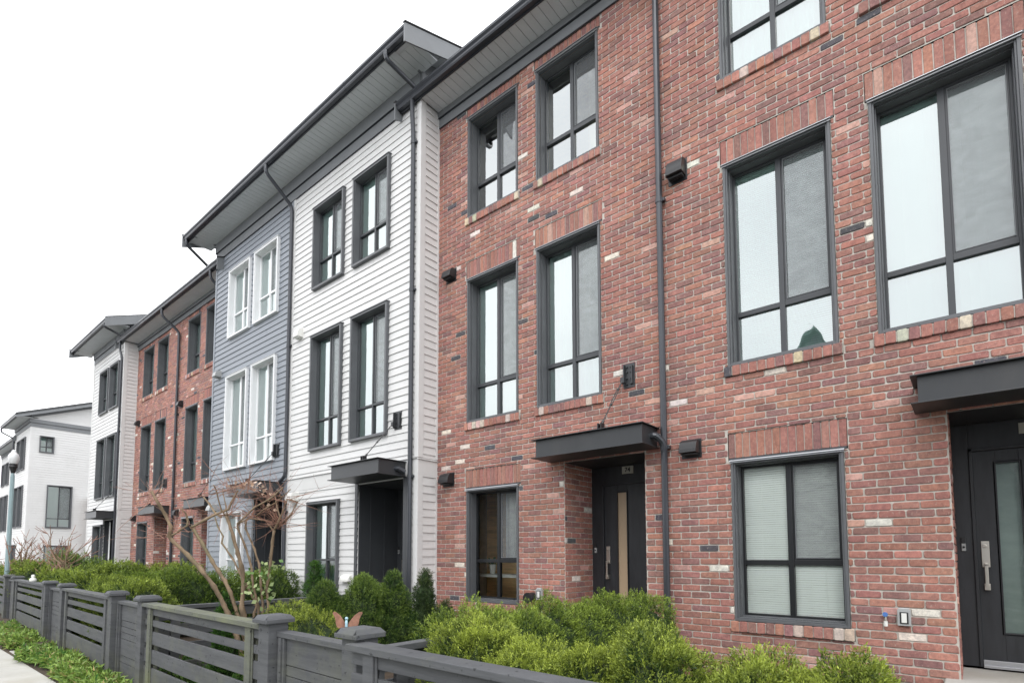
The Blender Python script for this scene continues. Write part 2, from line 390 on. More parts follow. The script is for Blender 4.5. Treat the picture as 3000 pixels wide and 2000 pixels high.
# ------------------------------------------------------------------ windows
# window space: x across, y inwards from the wall plane, z up from the outer sill corner
def ring(mb, w, h, t, y0, y1, mi=0, x=0, z=0):
    mb.box(x, x+t, y0, y1, z, z+h, mi); mb.box(x+w-t, x+w, y0, y1, z, z+h, mi)
    mb.box(x+t, x+w-t, y0, y1, z, z+t, mi); mb.box(x+t, x+w-t, y0, y1, z+h-t, z+h, mi)
WC = {}
def window(parent, base, X, Yp, Z, w_, h, style='brick', cover='blind', low=.69, glass='glass'):
    key = (style, round(w_, 3), round(h, 3), cover, glass)
    if key not in WC:
        d = {}
        white = style == 'boxwhite'
        sash, trim = ('sashw', 'trimw') if white else ('sash_black' if glass == 'glass_low' else 'sash', 'trim')
        mb = MB()
        if style == 'brick':
            ring(mb, w_-.006, h-.006, .028, -.018, .03, 0, .003, .003)
            ring(mb, w_-.062, h-.062, .018, -.004, .06, 0, .031, .031)
            ring(mb, w_-.098, h-.098, .012, .06, .20, 0, .049, .049)
            yi = .175; t0 = .061
        else:
            ring(mb, w_, h, .048, -.085, .02, 0)
            ring(mb, w_-.096, h-.096, .012, -.06, .09, 0, .048, .048)
            yi = .065; t0 = .056
        iw, ih = w_-2*t0, h-2*t0
        d['window'] = (mb.mesh('window', [M[trim]]), .003)
        e_ = .024; hm = .030 if style == 'brick' else .021; sb = MB(); ring(sb, iw, ih, e_, yi, yi+.07, 0, t0, t0)
        cx = w_/2; zt = t0+low-.06
        sb.box(cx-hm, cx+hm, yi-.006, yi+.06, t0+.024, h-t0-.024)
        sb.box(t0+.024, cx-hm, yi-.002, yi+.06, zt-hm, zt+hm); sb.box(cx+hm, w_-t0-.024, yi-.002, yi+.06, zt-hm, zt+hm)
        ring(sb, w_-t0-.024-cx-hm, h-t0-.024-zt-hm, .022 if style == 'brick' else .014, yi+.008, yi+.05, 0, cx+hm, zt+hm)   # opening casement
        fr_ = MB(); ring(fr_, w_-t0-.024-cx-.030-.04, h-t0-.024-zt-.030-.04, .005, yi+.002, yi+.012, 0, cx+.052, zt+.052); d['screen_frame'] = (fr_.mesh('screen_frame', [M['screen_edge']]), 0)
        d['sash'] = (sb.mesh('sash', [M[sash]]), .003)
        gb = MB(); gb.quad((t0+.02, yi+.035, t0+.02), (w_-t0-.02, yi+.035, t0+.02), (w_-t0-.02, yi+.035, h-t0-.02), (t0+.02, yi+.035, h-t0-.02))
        d['pane'] = (gb.mesh('pane', [M[glass]]), 0)
        sc = MB(); a, b, c, e = cx+.055, w_-t0-.045, zt+.055, h-t0-.045
        sc.quad((a, yi+.012, c), (b, yi+.012, c), (b, yi+.012, e), (a, yi+.012, e))
        d['insect_screen'] = (sc.mesh('insect_screen', [M['screen']]), 0)
        bb = MB()
        if cover == 'blind':
            n = 26; ys = [yi+.085+.012*math.sin(i*1.7)+.006*math.sin(i*3.9) for i in range(n+1)]
            for i in range(n):
                a, b = -.35+(w_+.7)*i/n, -.35+(w_+.7)*(i+1)/n
                bb.quad((a, ys[i], -.1), (b, ys[i+1], -.1), (b, ys[i+1], h+.1), (a, ys[i], h+.1))
            d['roller_blind'] = (bb.mesh('roller_blind', [M['blind']]), 0)
        elif cover == 'curtain':
            n = 60
            for i in range(n):
                a, b = -.35+(w_+.7)*i/n, -.35+(w_+.7)*(i+1)/n
                f = lambda k: yi+.10+.02*math.sin(k*1.25)+.01*math.sin(k*.41)
                bb.quad((a, f(i), -.1), (b, f(i+1), -.1), (b, f(i+1), h+.1), (a, f(i), h+.1))
            d['curtain'] = (bb.mesh('curtain', [M['blind']]), 0)
        elif cover == 'slats':
            z = .02
            while z < h:
                t = rnd.uniform(-.0015, .0015); yb = yi+.045
                bb.quad((-.05, yb, z+t), (w_+.05, yb, z-t), (w_+.05, yb+.006, z+.0238), (-.05, yb+.006, z+.0238))
                z += .0262
            for x in (.28, cx-.16, cx+.2, w_-.25): bb.tube([(x, yb-.004, 0), (x, yb-.004, h)], .0015, 4)
            d['venetian_blind'] = (bb.mesh('venetian_blind', [M['slat']]), 0)
        WC[key] = d
    d = WC[key]; loc = (X-base[0], Yp-base[1], Z-base[2])
    root = link('window', d['window'][0], parent, loc, d['window'][1])
    for k, (me, bv) in d.items():
        if k != 'window': link(k, me, root, (0, 0, 0), bv)
    return root
def flashing(win, w_, h, style):
    k = ('flash', style, round(w_, 3), round(h, 3))
    if k not in WC:
        mb = MB()
        if style == 'brick':
            mb.prism([(-.05, h-.012), (-.047, h-.002), (.0, h+.012), (.0, h+.004)], 'x', -.01, w_+.01)
            mb.box(-.005, w_+.005, -.032, .02, h-.002-.028, h-.013)
            me = mb.mesh('head_flashing', [M['flash']])
        else:
            mb.prism([(-.098, h-.004), (-.098, h+.006), (.0, h+.02), (.0, h+.01)], 'x', -.012, w_+.012)
            me = mb.mesh('head_flashing', [M['trimw' if style == 'boxwhite' else 'trim']])
        WC[k] = me
    link('head_flashing', WC[k], win)
def brick_row(name, parent, x0, x1, z0, z1, n, proj, zz=None, light=1.05, yb=.05):
    """standing bricks side by side: a sill of headers or a soldier lintel (window space)"""
    mb = MB(); r = rnd; step = (x1-x0)/n
    mb.box(x0+.004, x1-.004, -proj+.012, yb, z0+.008, z1-.006, 1)
    for i in range(n):
        t = brick_tone(r, light); j = r.uniform(-.003, .003)
        if name == 'brick_sill' and r.random() < .16: t = tuple(x*r.uniform(.85, 1.1) for x in (.56, .47, .39))
        one_brick(mb, (0, -proj+.012, 0), (1, 0, 0), (0, -1, 0), x0+i*step+.005, x0+(i+1)*step-.005, z0+j, z1+j*.5, .010, t, r, .002, back=.04)
    return link(name, mb.mesh(name, [M['brick'], M['mortar']]), parent)
# ------------------------------------------------------------------ house parts (house space: x along the street, y into the house, z up)
def text_mesh(s, size, mat_, bold=.0):
    cu = bpy.data.curves.new('digits', 'FONT'); cu.body = s; cu.size = size; cu.align_x = 'CENTER'; cu.align_y = 'CENTER'
    cu.extrude = .0015; cu.offset = bold
    o = bpy.data.objects.new('digits', cu); COL.objects.link(o); bpy.context.view_layer.update()
    me = bpy.data.meshes.new_from_object(o.evaluated_get(bpy.context.evaluated_depsgraph_get()))
    bpy.data.objects.remove(o); me.materials.clear(); me.materials.append(mat_); return me
def canopy(H, x0, x1, dep, rod_x, bx0, bx1, zb=3.01, zt=3.285):
    mb = MB(); t = .012
    mb.box(x0, x1, -dep, .0, zt-t, zt); mb.box(x0, x1, -dep, .0, zb, zb+t)
    mb.box(x0+.055, x1-.035, -dep+.05, -dep+.062, zb+t, zt-t)
    mb.box(x0+.055, x0+.067, -dep+.062, 0, zb+t, zt-t); mb.box(x1-.047, x1-.035, -dep+.062, 0, zb+t, zt-t)
    mb.box(x0+.12, x1-.1, -dep+.1, -.02, zb+.06, zb+.07)
    c = link('canopy', mb.mesh('canopy', [M['steel']]), H, bevel=.003)
    b = MB(); zc = 4.08; b.box(bx0, bx1, -.022, .0, zc-.17, zc+.17)
    b.box(bx0+.02, bx0+.035, -.075, -.02, zc-.15, zc+.15); b.box(bx1-.035, bx1-.02, -.06, -.02, zc-.13, zc+.13)
    for zz in (-.12, -.04, .05, .12):
        for xx in (bx0+.06, bx1-.055): b.tube([(xx, -.02, zc+zz), (xx, -.042, zc+zz)], .012, 6)
    b.box(bx0-.01, bx0+.045, -.10, -.03, zc-.11, zc-.03)
    link('wall_bracket', b.mesh('wall_bracket', [M['steel']]), c, bevel=.002)
    r = MB(); A = Vector((bx0+.015, -.09, zc-.08)); B_ = Vector((rod_x, -dep+.10, zt+.05)); d = B_-A
    r.tube([A, A+d*.22], .009, 6); r.tube([A+d*.5, B_], .009, 6)
    s = d.cross(Vector((0, 1, 0))).normalized()*.014
    r.tube([A+d*.2+s, A+d*.52+s], .007, 6); r.tube([A+d*.2-s, A+d*.52-s], .007, 6)
    r.tube([A+d*.19-s*1.2, A+d*.19+s*1.2], .014, 6); r.tube([A+d*.53-s*1.2, A+d*.53+s*1.2], .014, 6)
    r.tube([A+d*.88, B_], .02, 6); r.box(rod_x-.035, rod_x-.02, -dep+.06, -dep+.15, zt, zt+.09); r.box(rod_x+.015, rod_x+.03, -dep+.06, -dep+.15, zt, zt+.09)
    link('hanger_rod', r.mesh('hanger_rod', [M['black']]), c)
    return c
def downpipe(H, pts, r=.042, collars=(), name='downpipe'):
    mb = MB(); P3 = [Vector(p) for p in pts]; out = [P3[0]]
    for i in range(1, len(P3)-1):       # soften the elbows
        a, b, c = P3[i-1], P3[i], P3[i+1]; k = min(.11, (a-b).length*.4, (c-b).length*.4)
        p, q = b+(a-b).normalized()*k, b+(c-b).normalized()*k
        out += [p, p*.45+b*.25+q*.3, q*.45+b*.25+p*.3, q] if False else [p, (p+q)/2*.5+b*.5, q]
    out.append(P3[-1]); mb.tube(out, r, 10)
    for (x, y, z) in collars:
        mb.tube([(x, y, z-.035), (x, y, z+.035)], r+.007, 10); mb.box(x-.055, x+.075, y-.006, y+.05, z-.02, z+.02)
    return link(name, mb.mesh(name, [M['gutter']]), H, smooth=False)
def vent(H, x, z, wv=.26, hv=.23, mt='black', dp=.15, y=0.0, name='vent_hood'):
    mb = MB(); mb.box(x-wv/2-.02, x+wv/2+.02, y-.018, y+.0, z-hv/2-.02, z+hv/2+.02)
    prof = [(y-.018, z+hv/2)] + [(y-.018-dp*(.35+.65*math.sin(a)), z+hv/2-hv*.9*(1-math.cos(a))) for a in (.25, .6, .95, 1.25, 1.5)] + [(y-.018, z-hv*.35)]
    mb.prism(prof, 'x', x-wv/2, x+wv/2)
    for k in range(3): mb.box(x-wv/2+.01, x+wv/2-.01, y-.12+.03*k, y-.11+.03*k, z-hv*.47, z-hv*.36)
    return link(name, mb.mesh(name, [M[mt]]), H, bevel=.004)
def outlet(H, x, z, mt='plastic_g'):
    mb = MB(); mb.box(x-.055, x+.055, -.05, .0, z-.08, z+.08, 0); mb.box(x-.035, x+.035, -.056, -.05, z-.06, z+.055, 1)
    mb.box(x-.022, x+.022, -.06, -.056, z-.05, z+.045, 2); mb.tube([(x-.045, -.03, z+.085), (x+.045, -.03, z+.085)], .012, 8, 0)
    return link('outdoor_socket', mb.mesh('outdoor_socket', [M[mt], M['black'], M['plastic_w']]), H, bevel=.004)
def soffit(H, x0, x1, oh, z, y1=0.0):
    mb = MB(); s = .15; x = math.floor(x0/s)*s
    mb.box(x0, x1, -oh, y1, z+.012, z+.03, 1)
    while x < x1:
        a, b = max(x, x0)+.004, min(x+s, x1)-.004
        if b-a > .01: mb.box(a, b, -oh, y1, z, z+.010, 0)
        x += s
    return link('soffit', mb.mesh('soffit', [M['soffit'], M['sash']]), H)
def gutter(H, x0, x1, oh, z):
    mb = MB(); y = -oh
    prof = [(y-.02, z-.005), (y-.095, z-.005), (y-.108, z+.02), (y-.108, z+.05), (y-.135, z+.085), (y-.135, z+.125), (y-.125, z+.13), (y-.118, z+.12), (y-.02, z+.12)]
    mb.prism(prof, 'x', x0, x1); mb.box(x0, x1, y-.02, y, z-.03, z+.15)
    x = x0+3.1
    while x < x1-.5: mb.prism([(p[0]-.003, p[1]-.002) for p in prof], 'x', x, x+.03); x += 3.1
    return link('gutter', mb.mesh('gutter', [M['gutter']]), H)
def frieze(H, x0, x1, zb, zm, zt, y=0.0, ends=()):
    mb = MB(); mb.box(x0, x1, y-.03, y+.0, zb, zm-.008, 0); mb.box(x0, x1, y-.06, y, zm, zt-.002, 0)
    mb.box(x0, x1, y-.068, y, zm-.008, zm, 1); mb.box(x0, x1, y-.036, y-.02, zb-.012, zb, 1)  # thin dark strip along the lower edge paints its shadow line
    for (xx, ya, yb) in ends:       # the frieze turns the corner
        mb.box(xx, xx+.03, ya, yb, zb, zm-.008, 0); mb.box(xx, xx+.06, ya, yb, zm, zt-.002, 0)
    return link('frieze', mb.mesh('frieze', [M['frieze'], M['gutter']]), H, bevel=.003)
def roof(H, x0, x1, oh, z, sl=.40, ridge=5.2, thick=.16, left=False, right=False, deep=.33):
    mb = MB(); yb = 2*ridge+oh
    prof = [(-oh-.05, z+.13), (ridge, z+.13+sl*(ridge+oh)), (yb, z+.13), (yb, z+.13-thick), (ridge, z+.13+sl*(ridge+oh)-thick), (-oh-.05, z+.13-.02)]
    mb.prism(prof, 'x', x0, x1, 0)
    R = link('roof', mb.mesh('roof', [M['roof']]), H)
    for side, on in ((x0, left), (x1, right)):
        if not on: continue
        b = MB(); s = 1 if side == x1 else -1; xa, xb = (side, side+.03) if s > 0 else (side-.03, side)
        t = z+.13
        b.prism([(-oh-.14, t-.01), (ridge, t+sl*(ridge+oh)), (ridge, t+sl*(ridge+oh)-deep), (-oh-.14, t-.01-deep)], 'x', xa, xb, 0)
        b.prism([(-oh-.15, t+.0), (ridge, t+.018+sl*(ridge+oh)), (ridge, t+.036+sl*(ridge+oh)), (-oh-.15, t+.02)], 'x', xa-.015, xb+.015, 1)
        link('barge_board', b.mesh('barge_board', [M['frieze'], M['roof']]), R)
    return R
def rake_soffit(H, xw, xe, oh, z, sl=.40, ridge=5.2):
    """sloping soffit of a gable overhang between the wall plane xw and the barge xe"""
    mb = MB(); n = 36; t = z+.155-.20
    for i in range(n):
        ya, yb = -oh+(ridge+oh)*i/n+.005, -oh+(ridge+oh)*(i+1)/n-.005
        za, zb = t+sl*(ya+oh), t+sl*(yb+oh)
        mb.poly([(xw, ya, za), (xe, ya, za), (xe, yb, zb), (xw, yb, zb)], 0)
        mb.poly([(xw, ya-.01, za+.01), (xe, ya-.01, za+.01), (xe, yb+.01, zb+.012), (xw, yb+.01, zb+.012)], 1)
    link('rake_soffit', mb.mesh('rake_soffit', [M['soffit'], M['sash']]), H)
    f = MB(); xa, xb = (xw, xw+.035) if xe > xw else (xw-.035, xw); t -= .004
    f.prism([(-.1, t+sl*(oh-.1)), (ridge, t+sl*(ridge+oh)), (ridge, t+sl*(ridge+oh)-.20), (-.1, t+sl*(oh-.1)-.20)], 'x', xa, xb, 0)
    link('rake_trim', f.mesh('rake_trim', [M['frieze']]), H)
def shell(mb, u0, u1, ztop, mi, dep=10.2, z0=0.0):
    a, b = u0+.004, u1-.004
    mb.quad((a, .02, z0), (a, dep, z0), (a, dep, ztop), (a, .02, ztop), mi)
    mb.quad((b, .02, z0), (b, .02, ztop), (b, dep, ztop), (b, dep, z0), mi)
    mb.quad((a, dep, z0), (b, dep, z0), (b, dep, ztop), (a, dep, ztop), mi)
    mb.quad((a, .02, ztop), (b, .02, ztop), (b, dep, ztop), (a, dep, ztop), mi)
def porch(H, xl, xr, zt, zf, dep, brick, door, number=None, style='lite', num_at=None):
    """lining of the recessed entrance, floor, door with handle and glass"""
    mb = MB()
    yw = dep
    x0, x1 = door
    mb.box(xl-.01, x0-.03, yw, yw+.08, zf, zt); mb.box(x1+.03, xr+.01, yw, yw+.08, zf, zt); mb.box(x0-.03, x1+.03, yw, yw+.08, 2.72, zt)
    mb.box(x0-.03, x0, yw-.02, yw+.09, zf, 2.72); mb.box(x1, x1+.03, yw-.02, yw+.09, zf, 2.72); mb.box(x0-.03, x1+.03, yw-.02, yw+.09, 2.69, 2.72)
    mb.box(xl, xr, -.0, yw, zt, zt+.02)
    if not brick:
        for xx, s in ((xl, 1), (xr, -1)):
            mb.box(xx-.008*s, xx+.012*s, .0, yw, zf, zt)
            for yy in (.28, .62): mb.box(xx+.012*s, xx+.02*s, yy-.02, yy+.02, zf, zt)
        mb.box(xl-.10, xl-.008, -.03, .03, zf, zt+.03); mb.box(xr+.008, xr+.12, -.03, .03, zf, zt+.03)
    link('porch_lining', mb.mesh('porch_lining', [M['door' if brick else 'sash']]), H, bevel=.004)
    f = MB(); f.box(xl-.12, xr+.12, -.95, dep, zf-.16, zf-.02); f.box(xl-.12, xr+.12, -1.25, -.95, zf-.34, zf-.18); f.box(xl-.12, xr+.12, -.95, dep, 0, zf-.16)
    link('stoop', f.mesh('stoop', [M['concrete']]), H, bevel=.01)
    d = MB(); zb, z2 = zf+.03, 2.69
    lx0, lx1, lz0, lz1 = style if isinstance(style, tuple) else (x0+.235, x0+.395, zf+.33, 2.56)
    for (a, b, c, e) in ((x0, lx0, zb, z2), (lx1, x1, zb, z2), (lx0, lx1, zb, lz0), (lx0, lx1, lz1, z2)): d.box(a, b, yw+.01, yw+.05, c, e)
    for k in range(2):
        q = .012+.012*k; dd = .0 - .008*(1-k)
        ring(d, lx1-lx0+2*q, lz1-lz0+2*q, .014, yw+.002+dd+.008*k, yw+.03, 0, lx0-q, lz0-q)
    D = link('door', d.mesh('door', [M['door']]), H, bevel=.003)
    g = MB(); g.box(lx0+.002, lx1-.002, yw+.025, yw+.032, lz0+.002, lz1-.002)
    link('door_glass', g.mesh('door_glass', [M['frost' if number == '74' else 'glass_low']]), D)
    if number != '74':
        g = MB(); g.quad((lx0, yw+.06, lz0), (lx1, yw+.06, lz0), (lx1, yw+.06, lz1), (lx0, yw+.06, lz1)); link('door_blind', g.mesh('door_blind', [M['door_film']]), D)
    t = MB(); t.box(x0, x1, yw-.06, yw+.05, zf, zf+.028); t.box(x0, x1, yw-.03, yw+.01, zf+.028, zf+.075)
    link('threshold', t.mesh('threshold', [M['flash']]), D, bevel=.003)
    hx = x0+.06; h = MB()
    h.box(hx-.03, hx+.036, yw-.005, yw+.01, 1.47, 1.74); h.tube([(hx, yw-.005, 1.69), (hx, yw-.022, 1.69)], .018, 14)
    h.box(hx-.012, hx+.018, yw-.055, yw-.043, 1.27, 1.50); h.box(hx-.012, hx+.018, yw-.055, yw+.0, 1.485, 1.515); h.box(hx-.02, hx+.028, yw-.05, yw+.01, 1.235, 1.30)
    link('door_handle', h.mesh('door_handle', [M['nickel']]), D, bevel=.004)
    p = MB(); p.box(xl+.05, xl+.085, yw-.022, yw, 1.64, 1.72, 1); p.box(xl+.05, xl+.085, yw-.028, yw, 1.72, 1.79, 0); p.tube([(xl+.0675, yw-.028, 1.68), (xl+.0675, yw-.02, 1.68)], .012, 12, 0)
    link('doorbell', p.mesh('doorbell', [M['black'], M['plastic_g']]), H, bevel=.003)
    if num_at:
        n = MB(); a, b, c, e = num_at; n.box(a, b, yw-.014, yw, c, e)
        pl = link('number_plate', n.mesh('number_plate', [M['plate']]), H, bevel=.002)
        if number:
            me = text_mesh(number, .095, M['black'], .002); o = link('digits', me, pl, ((a+b)/2, yw-.0155, (c+e)/2)); o.rotation_euler = (math.pi/2, 0, 0)
M['plate'] = painted('number_plate_metal', (.42, .42, .36), .45, .03, 3)

def house(name, label, X0, X1, Yp, kind, wins, zs, fr, doorx, eave, extra=None, style='brick', light=1.0, cov=None, number=None, num_at=None, dstyle='lite', slab=None, canopy_x=None, rod=None):
    """wins: [(xa, xb)] first column has the ground floor window as well; zs: {'3':(b,t),'2':(b,t),'1':(b,t)}"""
    H = empty(name, (X0, Yp, 0), label, 'townhouse', 'townhouses of the terrace along the sidewalk')
    L = lambda X: X-X0
    W_ = L(X1); zf = .44; zsof = eave['z']
    ops = []; wl = []
    xl, xr = L(doorx[0]), L(doorx[1]); dt = 2.985
    for col, (xa, xb) in enumerate(wins):
        for fl in ('3', '2', '1'):
            if fl == '1' and col > 0: continue
            b, t = zs[fl]
            if kind != 'brick' and fl == '3': xa, xb = xa*.9866, xb*.9866
            if kind != 'brick': b, t = (b-1.6)*.9866+1.6, (t-1.6)*.9866+1.6
            wl.append((L(xa), b, xb-xa, t-b, fl, col)); ops.append((L(xa), L(xb), b, t))
            if kind == 'brick':
                ops.append((L(xa)-.045, L(xb)+.035, b-.125, b)); lt = min(t+.335, fr[0])
                ops.append((L(xa)-.03, L(xb)+.04, t, lt))
    ops.append((xl, xr, 0.0, dt))
    wall = MB()
    if kind == 'brick':
        brick_wall(wall, (0, 0, 0), (1, 0), (0, -1), .0, W_, 0, fr[0]+.02, ops, -X0 % BL, light=light)
        brick_wall(wall, (xl, 0, 0), (0, 1), (1, 0), 0, doorx[2], .3, dt, [], .06, light=light)
        brick_wall(wall, (xr, doorx[2], 0), (0, -1), (-1, 0), 0, doorx[2], .3, dt, [], .0, light=light)
        wall.quad((0, .004, fr[0]+.02), (W_, .004, fr[0]+.02), (W_, .004, zsof+.1), (0, .004, zsof+.1), 1)
        shell(wall, 0, W_, zsof+.1, 1)
        link('wall', wall.mesh('wall', [M['brick'], M['mortar']]), H)
    else:
        band = (3.04, 3.32)
        lap_wall(wall, (0, 0, 0), (1, 0), (0, -1), .0, W_, .1, fr[0]+.03, ops+[(-9, 99, band[0], band[1]+.02)], zphase=.05)
        sh = MB()
        for a, b, c, d in free_rects(0, W_, 0, zsof+.1, ops): sh.quad((a, .003, c), (b, .003, c), (b, .003, d), (a, .003, d), 0)
        shell(sh, 0, W_, zsof+.1, 0)
        wm = 'siding_grey' if kind == 'grey' else 'siding'
        n = len(wall.v); wall.v += sh.v; wall.f += [tuple(i+n for i in f) for f in sh.f]; wall.m += sh.m; wall.t += sh.t
        link('wall', wall.mesh('wall', [M[wm]]), H)
        bb = MB(); bb.box(0, W_, -.02, .0, band[0], band[1]); bb.prism([(-.045, band[1]), (-.045, band[1]+.006), (0, band[1]+.02), (0, band[1])], 'x', 0, W_)
        for (a, b, c, d) in ((0, .09, .1, band[0]), (0, .09, band[1]+.02, fr[0]), (W_-.09, W_, .1, band[0]), (W_-.09, W_, band[1]+.02, fr[0])): bb.box(a, b, -.026, -.0, c, d)
        link('trim_boards', bb.mesh('trim_boards', [M[wm]]), H, bevel=.003)
    for (x, b, w_, h, fl, col) in wl:
        cv = (cov or {}).get((fl, col), 'blind')
        st = style; gl = 'glass_low' if cv in ('slats', 'room') and fl == '1' else 'glass'
        wn = window(H, (0, 0, 0), x, 0, b, w_, h, st, cv, glass=gl)
        flashing(wn, w_, h, st)
        if kind == 'brick':
            brick_row('brick_sill', wn, -.045, w_+.035, -.125, -.002, 13, .042)
            top = min(h+.335, fr[0]-b); brick_row('brick_lintel', wn, -.03, w_+.04, h+.028, top-.004, 15, .0, light=.98)
            g = MB(); g.box(-.02, w_+.03, -.006, .05, h+.004, h+.03); link('lintel_angle', g.mesh('lintel_angle', [M['sash']]), wn)
        if cv == 'room': room(wn, w_, h)
        if cv == 'open': open_room(wn, w_, h, col == 1)
    porch(H, xl, xr, dt, zf, doorx[2], kind == 'brick', (L(slab[0]), L(slab[1])), number, dstyle if not isinstance(dstyle, tuple) else (L(dstyle[0]), L(dstyle[1]), dstyle[2], dstyle[3]), (L(num_at[0]), L(num_at[1]), num_at[2], num_at[3]) if num_at else None)
    if canopy_x: canopy(H, L(canopy_x[0]), L(canopy_x[1]), canopy_x[2], L(rod[0]), L(rod[1]), L(rod[2]))
    e0, e1 = L(eave.get('x0', X0)), L(eave.get('x1', X1))
    soffit(H, e0, e1, eave['oh'], zsof); gutter(H, e0-(.0), e1, eave['oh'], zsof)
    frieze(H, 0, W_, fr[0], fr[1], zsof, ends=eave.get('ends', ()))
    roof(H, e0, e1, eave['oh'], zsof, left=eave.get('left', False), right=eave.get('right', False))
    if eave.get('right') and kind != 'brick': rake_soffit(H, W_+.0, e1, eave['oh'], zsof)
    if eave.get('left') and kind != 'brick': rake_soffit(H, 0, e0, eave['oh'], zsof)
    return H, L
def room(wn, w_, h):
    mb = MB(); y0, y1 = .27, 1.35
    mb.quad((-1.3, y1, -.6), (w_+.5, y1, -.6), (w_+.5, y1, h+.2), (-1.3, y1, h+.2), 0)
    mb.quad((-1.3, y0, -.6), (-1.3, y1, -.6), (-1.3, y1, h+.2), (-1.3, y0, h+.2), 1); mb.quad((w_+.5, y0, -.6), (w_+.5, y0, h+.2), (w_+.5, y1, h+.2), (w_+.5, y1, -.6), 1)
    mb.quad((-1.3, y0, -.6), (w_+.5, y0, -.6), (w_+.5, y1, -.6), (-1.3, y1, -.6), 0); mb.quad((-1.3, y0, h+.2), (w_+.5, y0, h+.2), (w_+.5, y1, h+.2), (-1.3, y1, h+.2), 1)
    link('room', mb.mesh('room', [M['wood_int'], M['wall_int']]), wn)
    s = MB(); s.box(-1.2, w_+.4, .5, .95, .40, .45); s.box(.7, .76, .5, .95, -.6, .40); link('shelf', s.mesh('shelf', [M['plastic_w']]), wn)
    p = MB(); p.lathe([(.0, .455), (.045, .455), (.06, .62), (.055, .62), (.05, .60), (0, .60)], .05, .62, 16)
    link('plant_pot', p.mesh('plant_pot', [M['plastic_w']]), wn)
    l = MB()
    for i in range(26):
        a = rnd.uniform(0, 6.28); q = rnd.uniform(.05, .14); z = .62+rnd.uniform(.0, .12)
        c, s_ = math.cos(a), math.sin(a); l.quad((.05, .62, .60), (.05+c*q-.012*s_, .62+s_*q+.012*c, z), (.05+c*q*1.4, .62+s_*q*1.4, z+.02), (.05+c*q+.012*s_, .62+s_*q-.012*c, z), 0, (.05, .14, .03))
    link('pot_plant', l.mesh('pot_plant', [M['leaf']]), wn)
    c = MB(); n = 40; xa, xb = w_/2+.03, w_+.3
    for i in range(n):
        f = lambda k: .33+.02*math.sin(k*1.1)
        a, b = xa+(xb-xa)*i/n, xa+(xb-xa)*(i+1)/n; c.quad((a, f(i), .66), (b, f(i+1), .66), (b, f(i+1), h), (a, f(i), h))
    link('curtain', c.mesh('curtain', [M['blind']]), wn)

def open_room(wn, w_, h, lamp):
    mb = MB(); y0, y1 = .30, 3.2
    mb.quad((-2, y1, -.6), (w_+1.2, y1, -.6), (w_+1.2, y1, h+.25), (-2, y1, h+.25), 1)
    mb.quad((-2, y0, -.6), (-2, y1, -.6), (-2, y1, h+.25), (-2, y0, h+.25), 1); mb.quad((w_+1.2, y0, -.6), (w_+1.2, y0, h+.25), (w_+1.2, y1, h+.25), (w_+1.2, y1, -.6), 1)
    mb.quad((-2, y0, -.6), (w_+1.2, y0, -.6), (w_+1.2, y1, -.6), (-2, y1, -.6), 1); mb.quad((-2, y0, h+.25), (w_+1.2, y0, h+.25), (w_+1.2, y1, h+.25), (-2, y1, h+.25), 0)
    link('room', mb.mesh('room', [M['wood_int'], M['wall_int']]), wn)
    if lamp:
        e = mat('lamp_ring_light', (1, .9, .75)); P(e).inputs['Emission Color'].default_value = (1, .82, .6, 1); P(e).inputs['Emission Strength'].default_value = 9
        r = MB(); n = 24; r.tube([(w_*.72+.17*math.cos(2*math.pi*i/n), .75+.17*math.sin(2*math.pi*i/n), .42) for i in range(n+1)], .018, 6)
        link('ring_lamp', r.mesh('ring_lamp', [e]), wn)
ZB = {'3': (7.61, 9.49), '2': (3.90, 6.48), '1': (.82, 2.74)}
ZC = {'3': (7.545, 9.455), '2': (3.89, 6.48), '1': (.82, 2.76)}
ZD = {'3': (7.50, 9.33), '2': (3.92, 6.41), '1': (.82, 2.83)}
ZE = {'3': (7.42, 9.22), '2': (3.90, 6.37), '1': (.84, 2.85)}
YA, YB = 6.8, 6.35
# --- brick house with the number 74, and the brick house right of it
A1, la = house('brick_townhouse', 'red brick townhouse with the number plate 74 above its recessed black door', -7.42, -3.0, YA, 'brick',
    [(-6.66, -5.50), (-5.12, -3.955)], ZB, (9.69, 9.87), (-4.62, -3.31, .78), dict(z=9.99, oh=.5, x0=-7.95, left=True),
    cov={('1', 0): 'room', ('2', 1): 'curtain', ('3', 0): 'open', ('3', 1): 'open'}, number='74', num_at=(-4.07, -3.88, 2.85, 2.965), slab=(-4.40, -3.46), dstyle=(-4.167, -4.005, .72, 2.57),
    canopy_x=(-4.87, -3.09, .5), rod=(-3.75, -3.60, -3.43))
downpipe(A1, [(la(-3.02), -.56, 9.99), (la(-3.02), -.56, 9.86), (la(-3.0), -.075, 9.45), (la(-3.0), -.075, .2)], collars=[(la(-3.0), -.075, 6.35), (la(-3.0), -.075, 3.0)])
downpipe(A1, [(la(-3.13), -.20, 3.15), (la(-3.06), -.19, 3.15), (la(-3.0), -.10, 3.06), (la(-3.0), -.08, 2.95)], .045, name='canopy_drain')
downpipe(A1, [(la(-7.55), -.56, 10.0), (la(-7.55), -.56, 9.72), (la(-7.56), -.52, 9.35), (la(-7.56), -.52, 3.4), (la(-7.56), -.52, .2)], collars=[(la(-7.56), -.52, 9.2), (la(-7.56), -.52, 6.4), (la(-7.56), -.52, 3.0)])
vent(A1, la(-7.1), 2.95, .24, .21); vent(A1, la(-7.06), 6.69, .22, .2); vent(A1, la(-2.8)+.0, 6.67, .24, .26) if False else None
outlet(A1, la(-5.075), 1.01)
mb = MB(); mb.tube([(la(-5.22), .0, .96), (la(-5.22), -.14, .95)], .075, 14); mb.tube([(la(-5.22), -.14, .95), (la(-5.22), -.15, .95)], .085, 14)
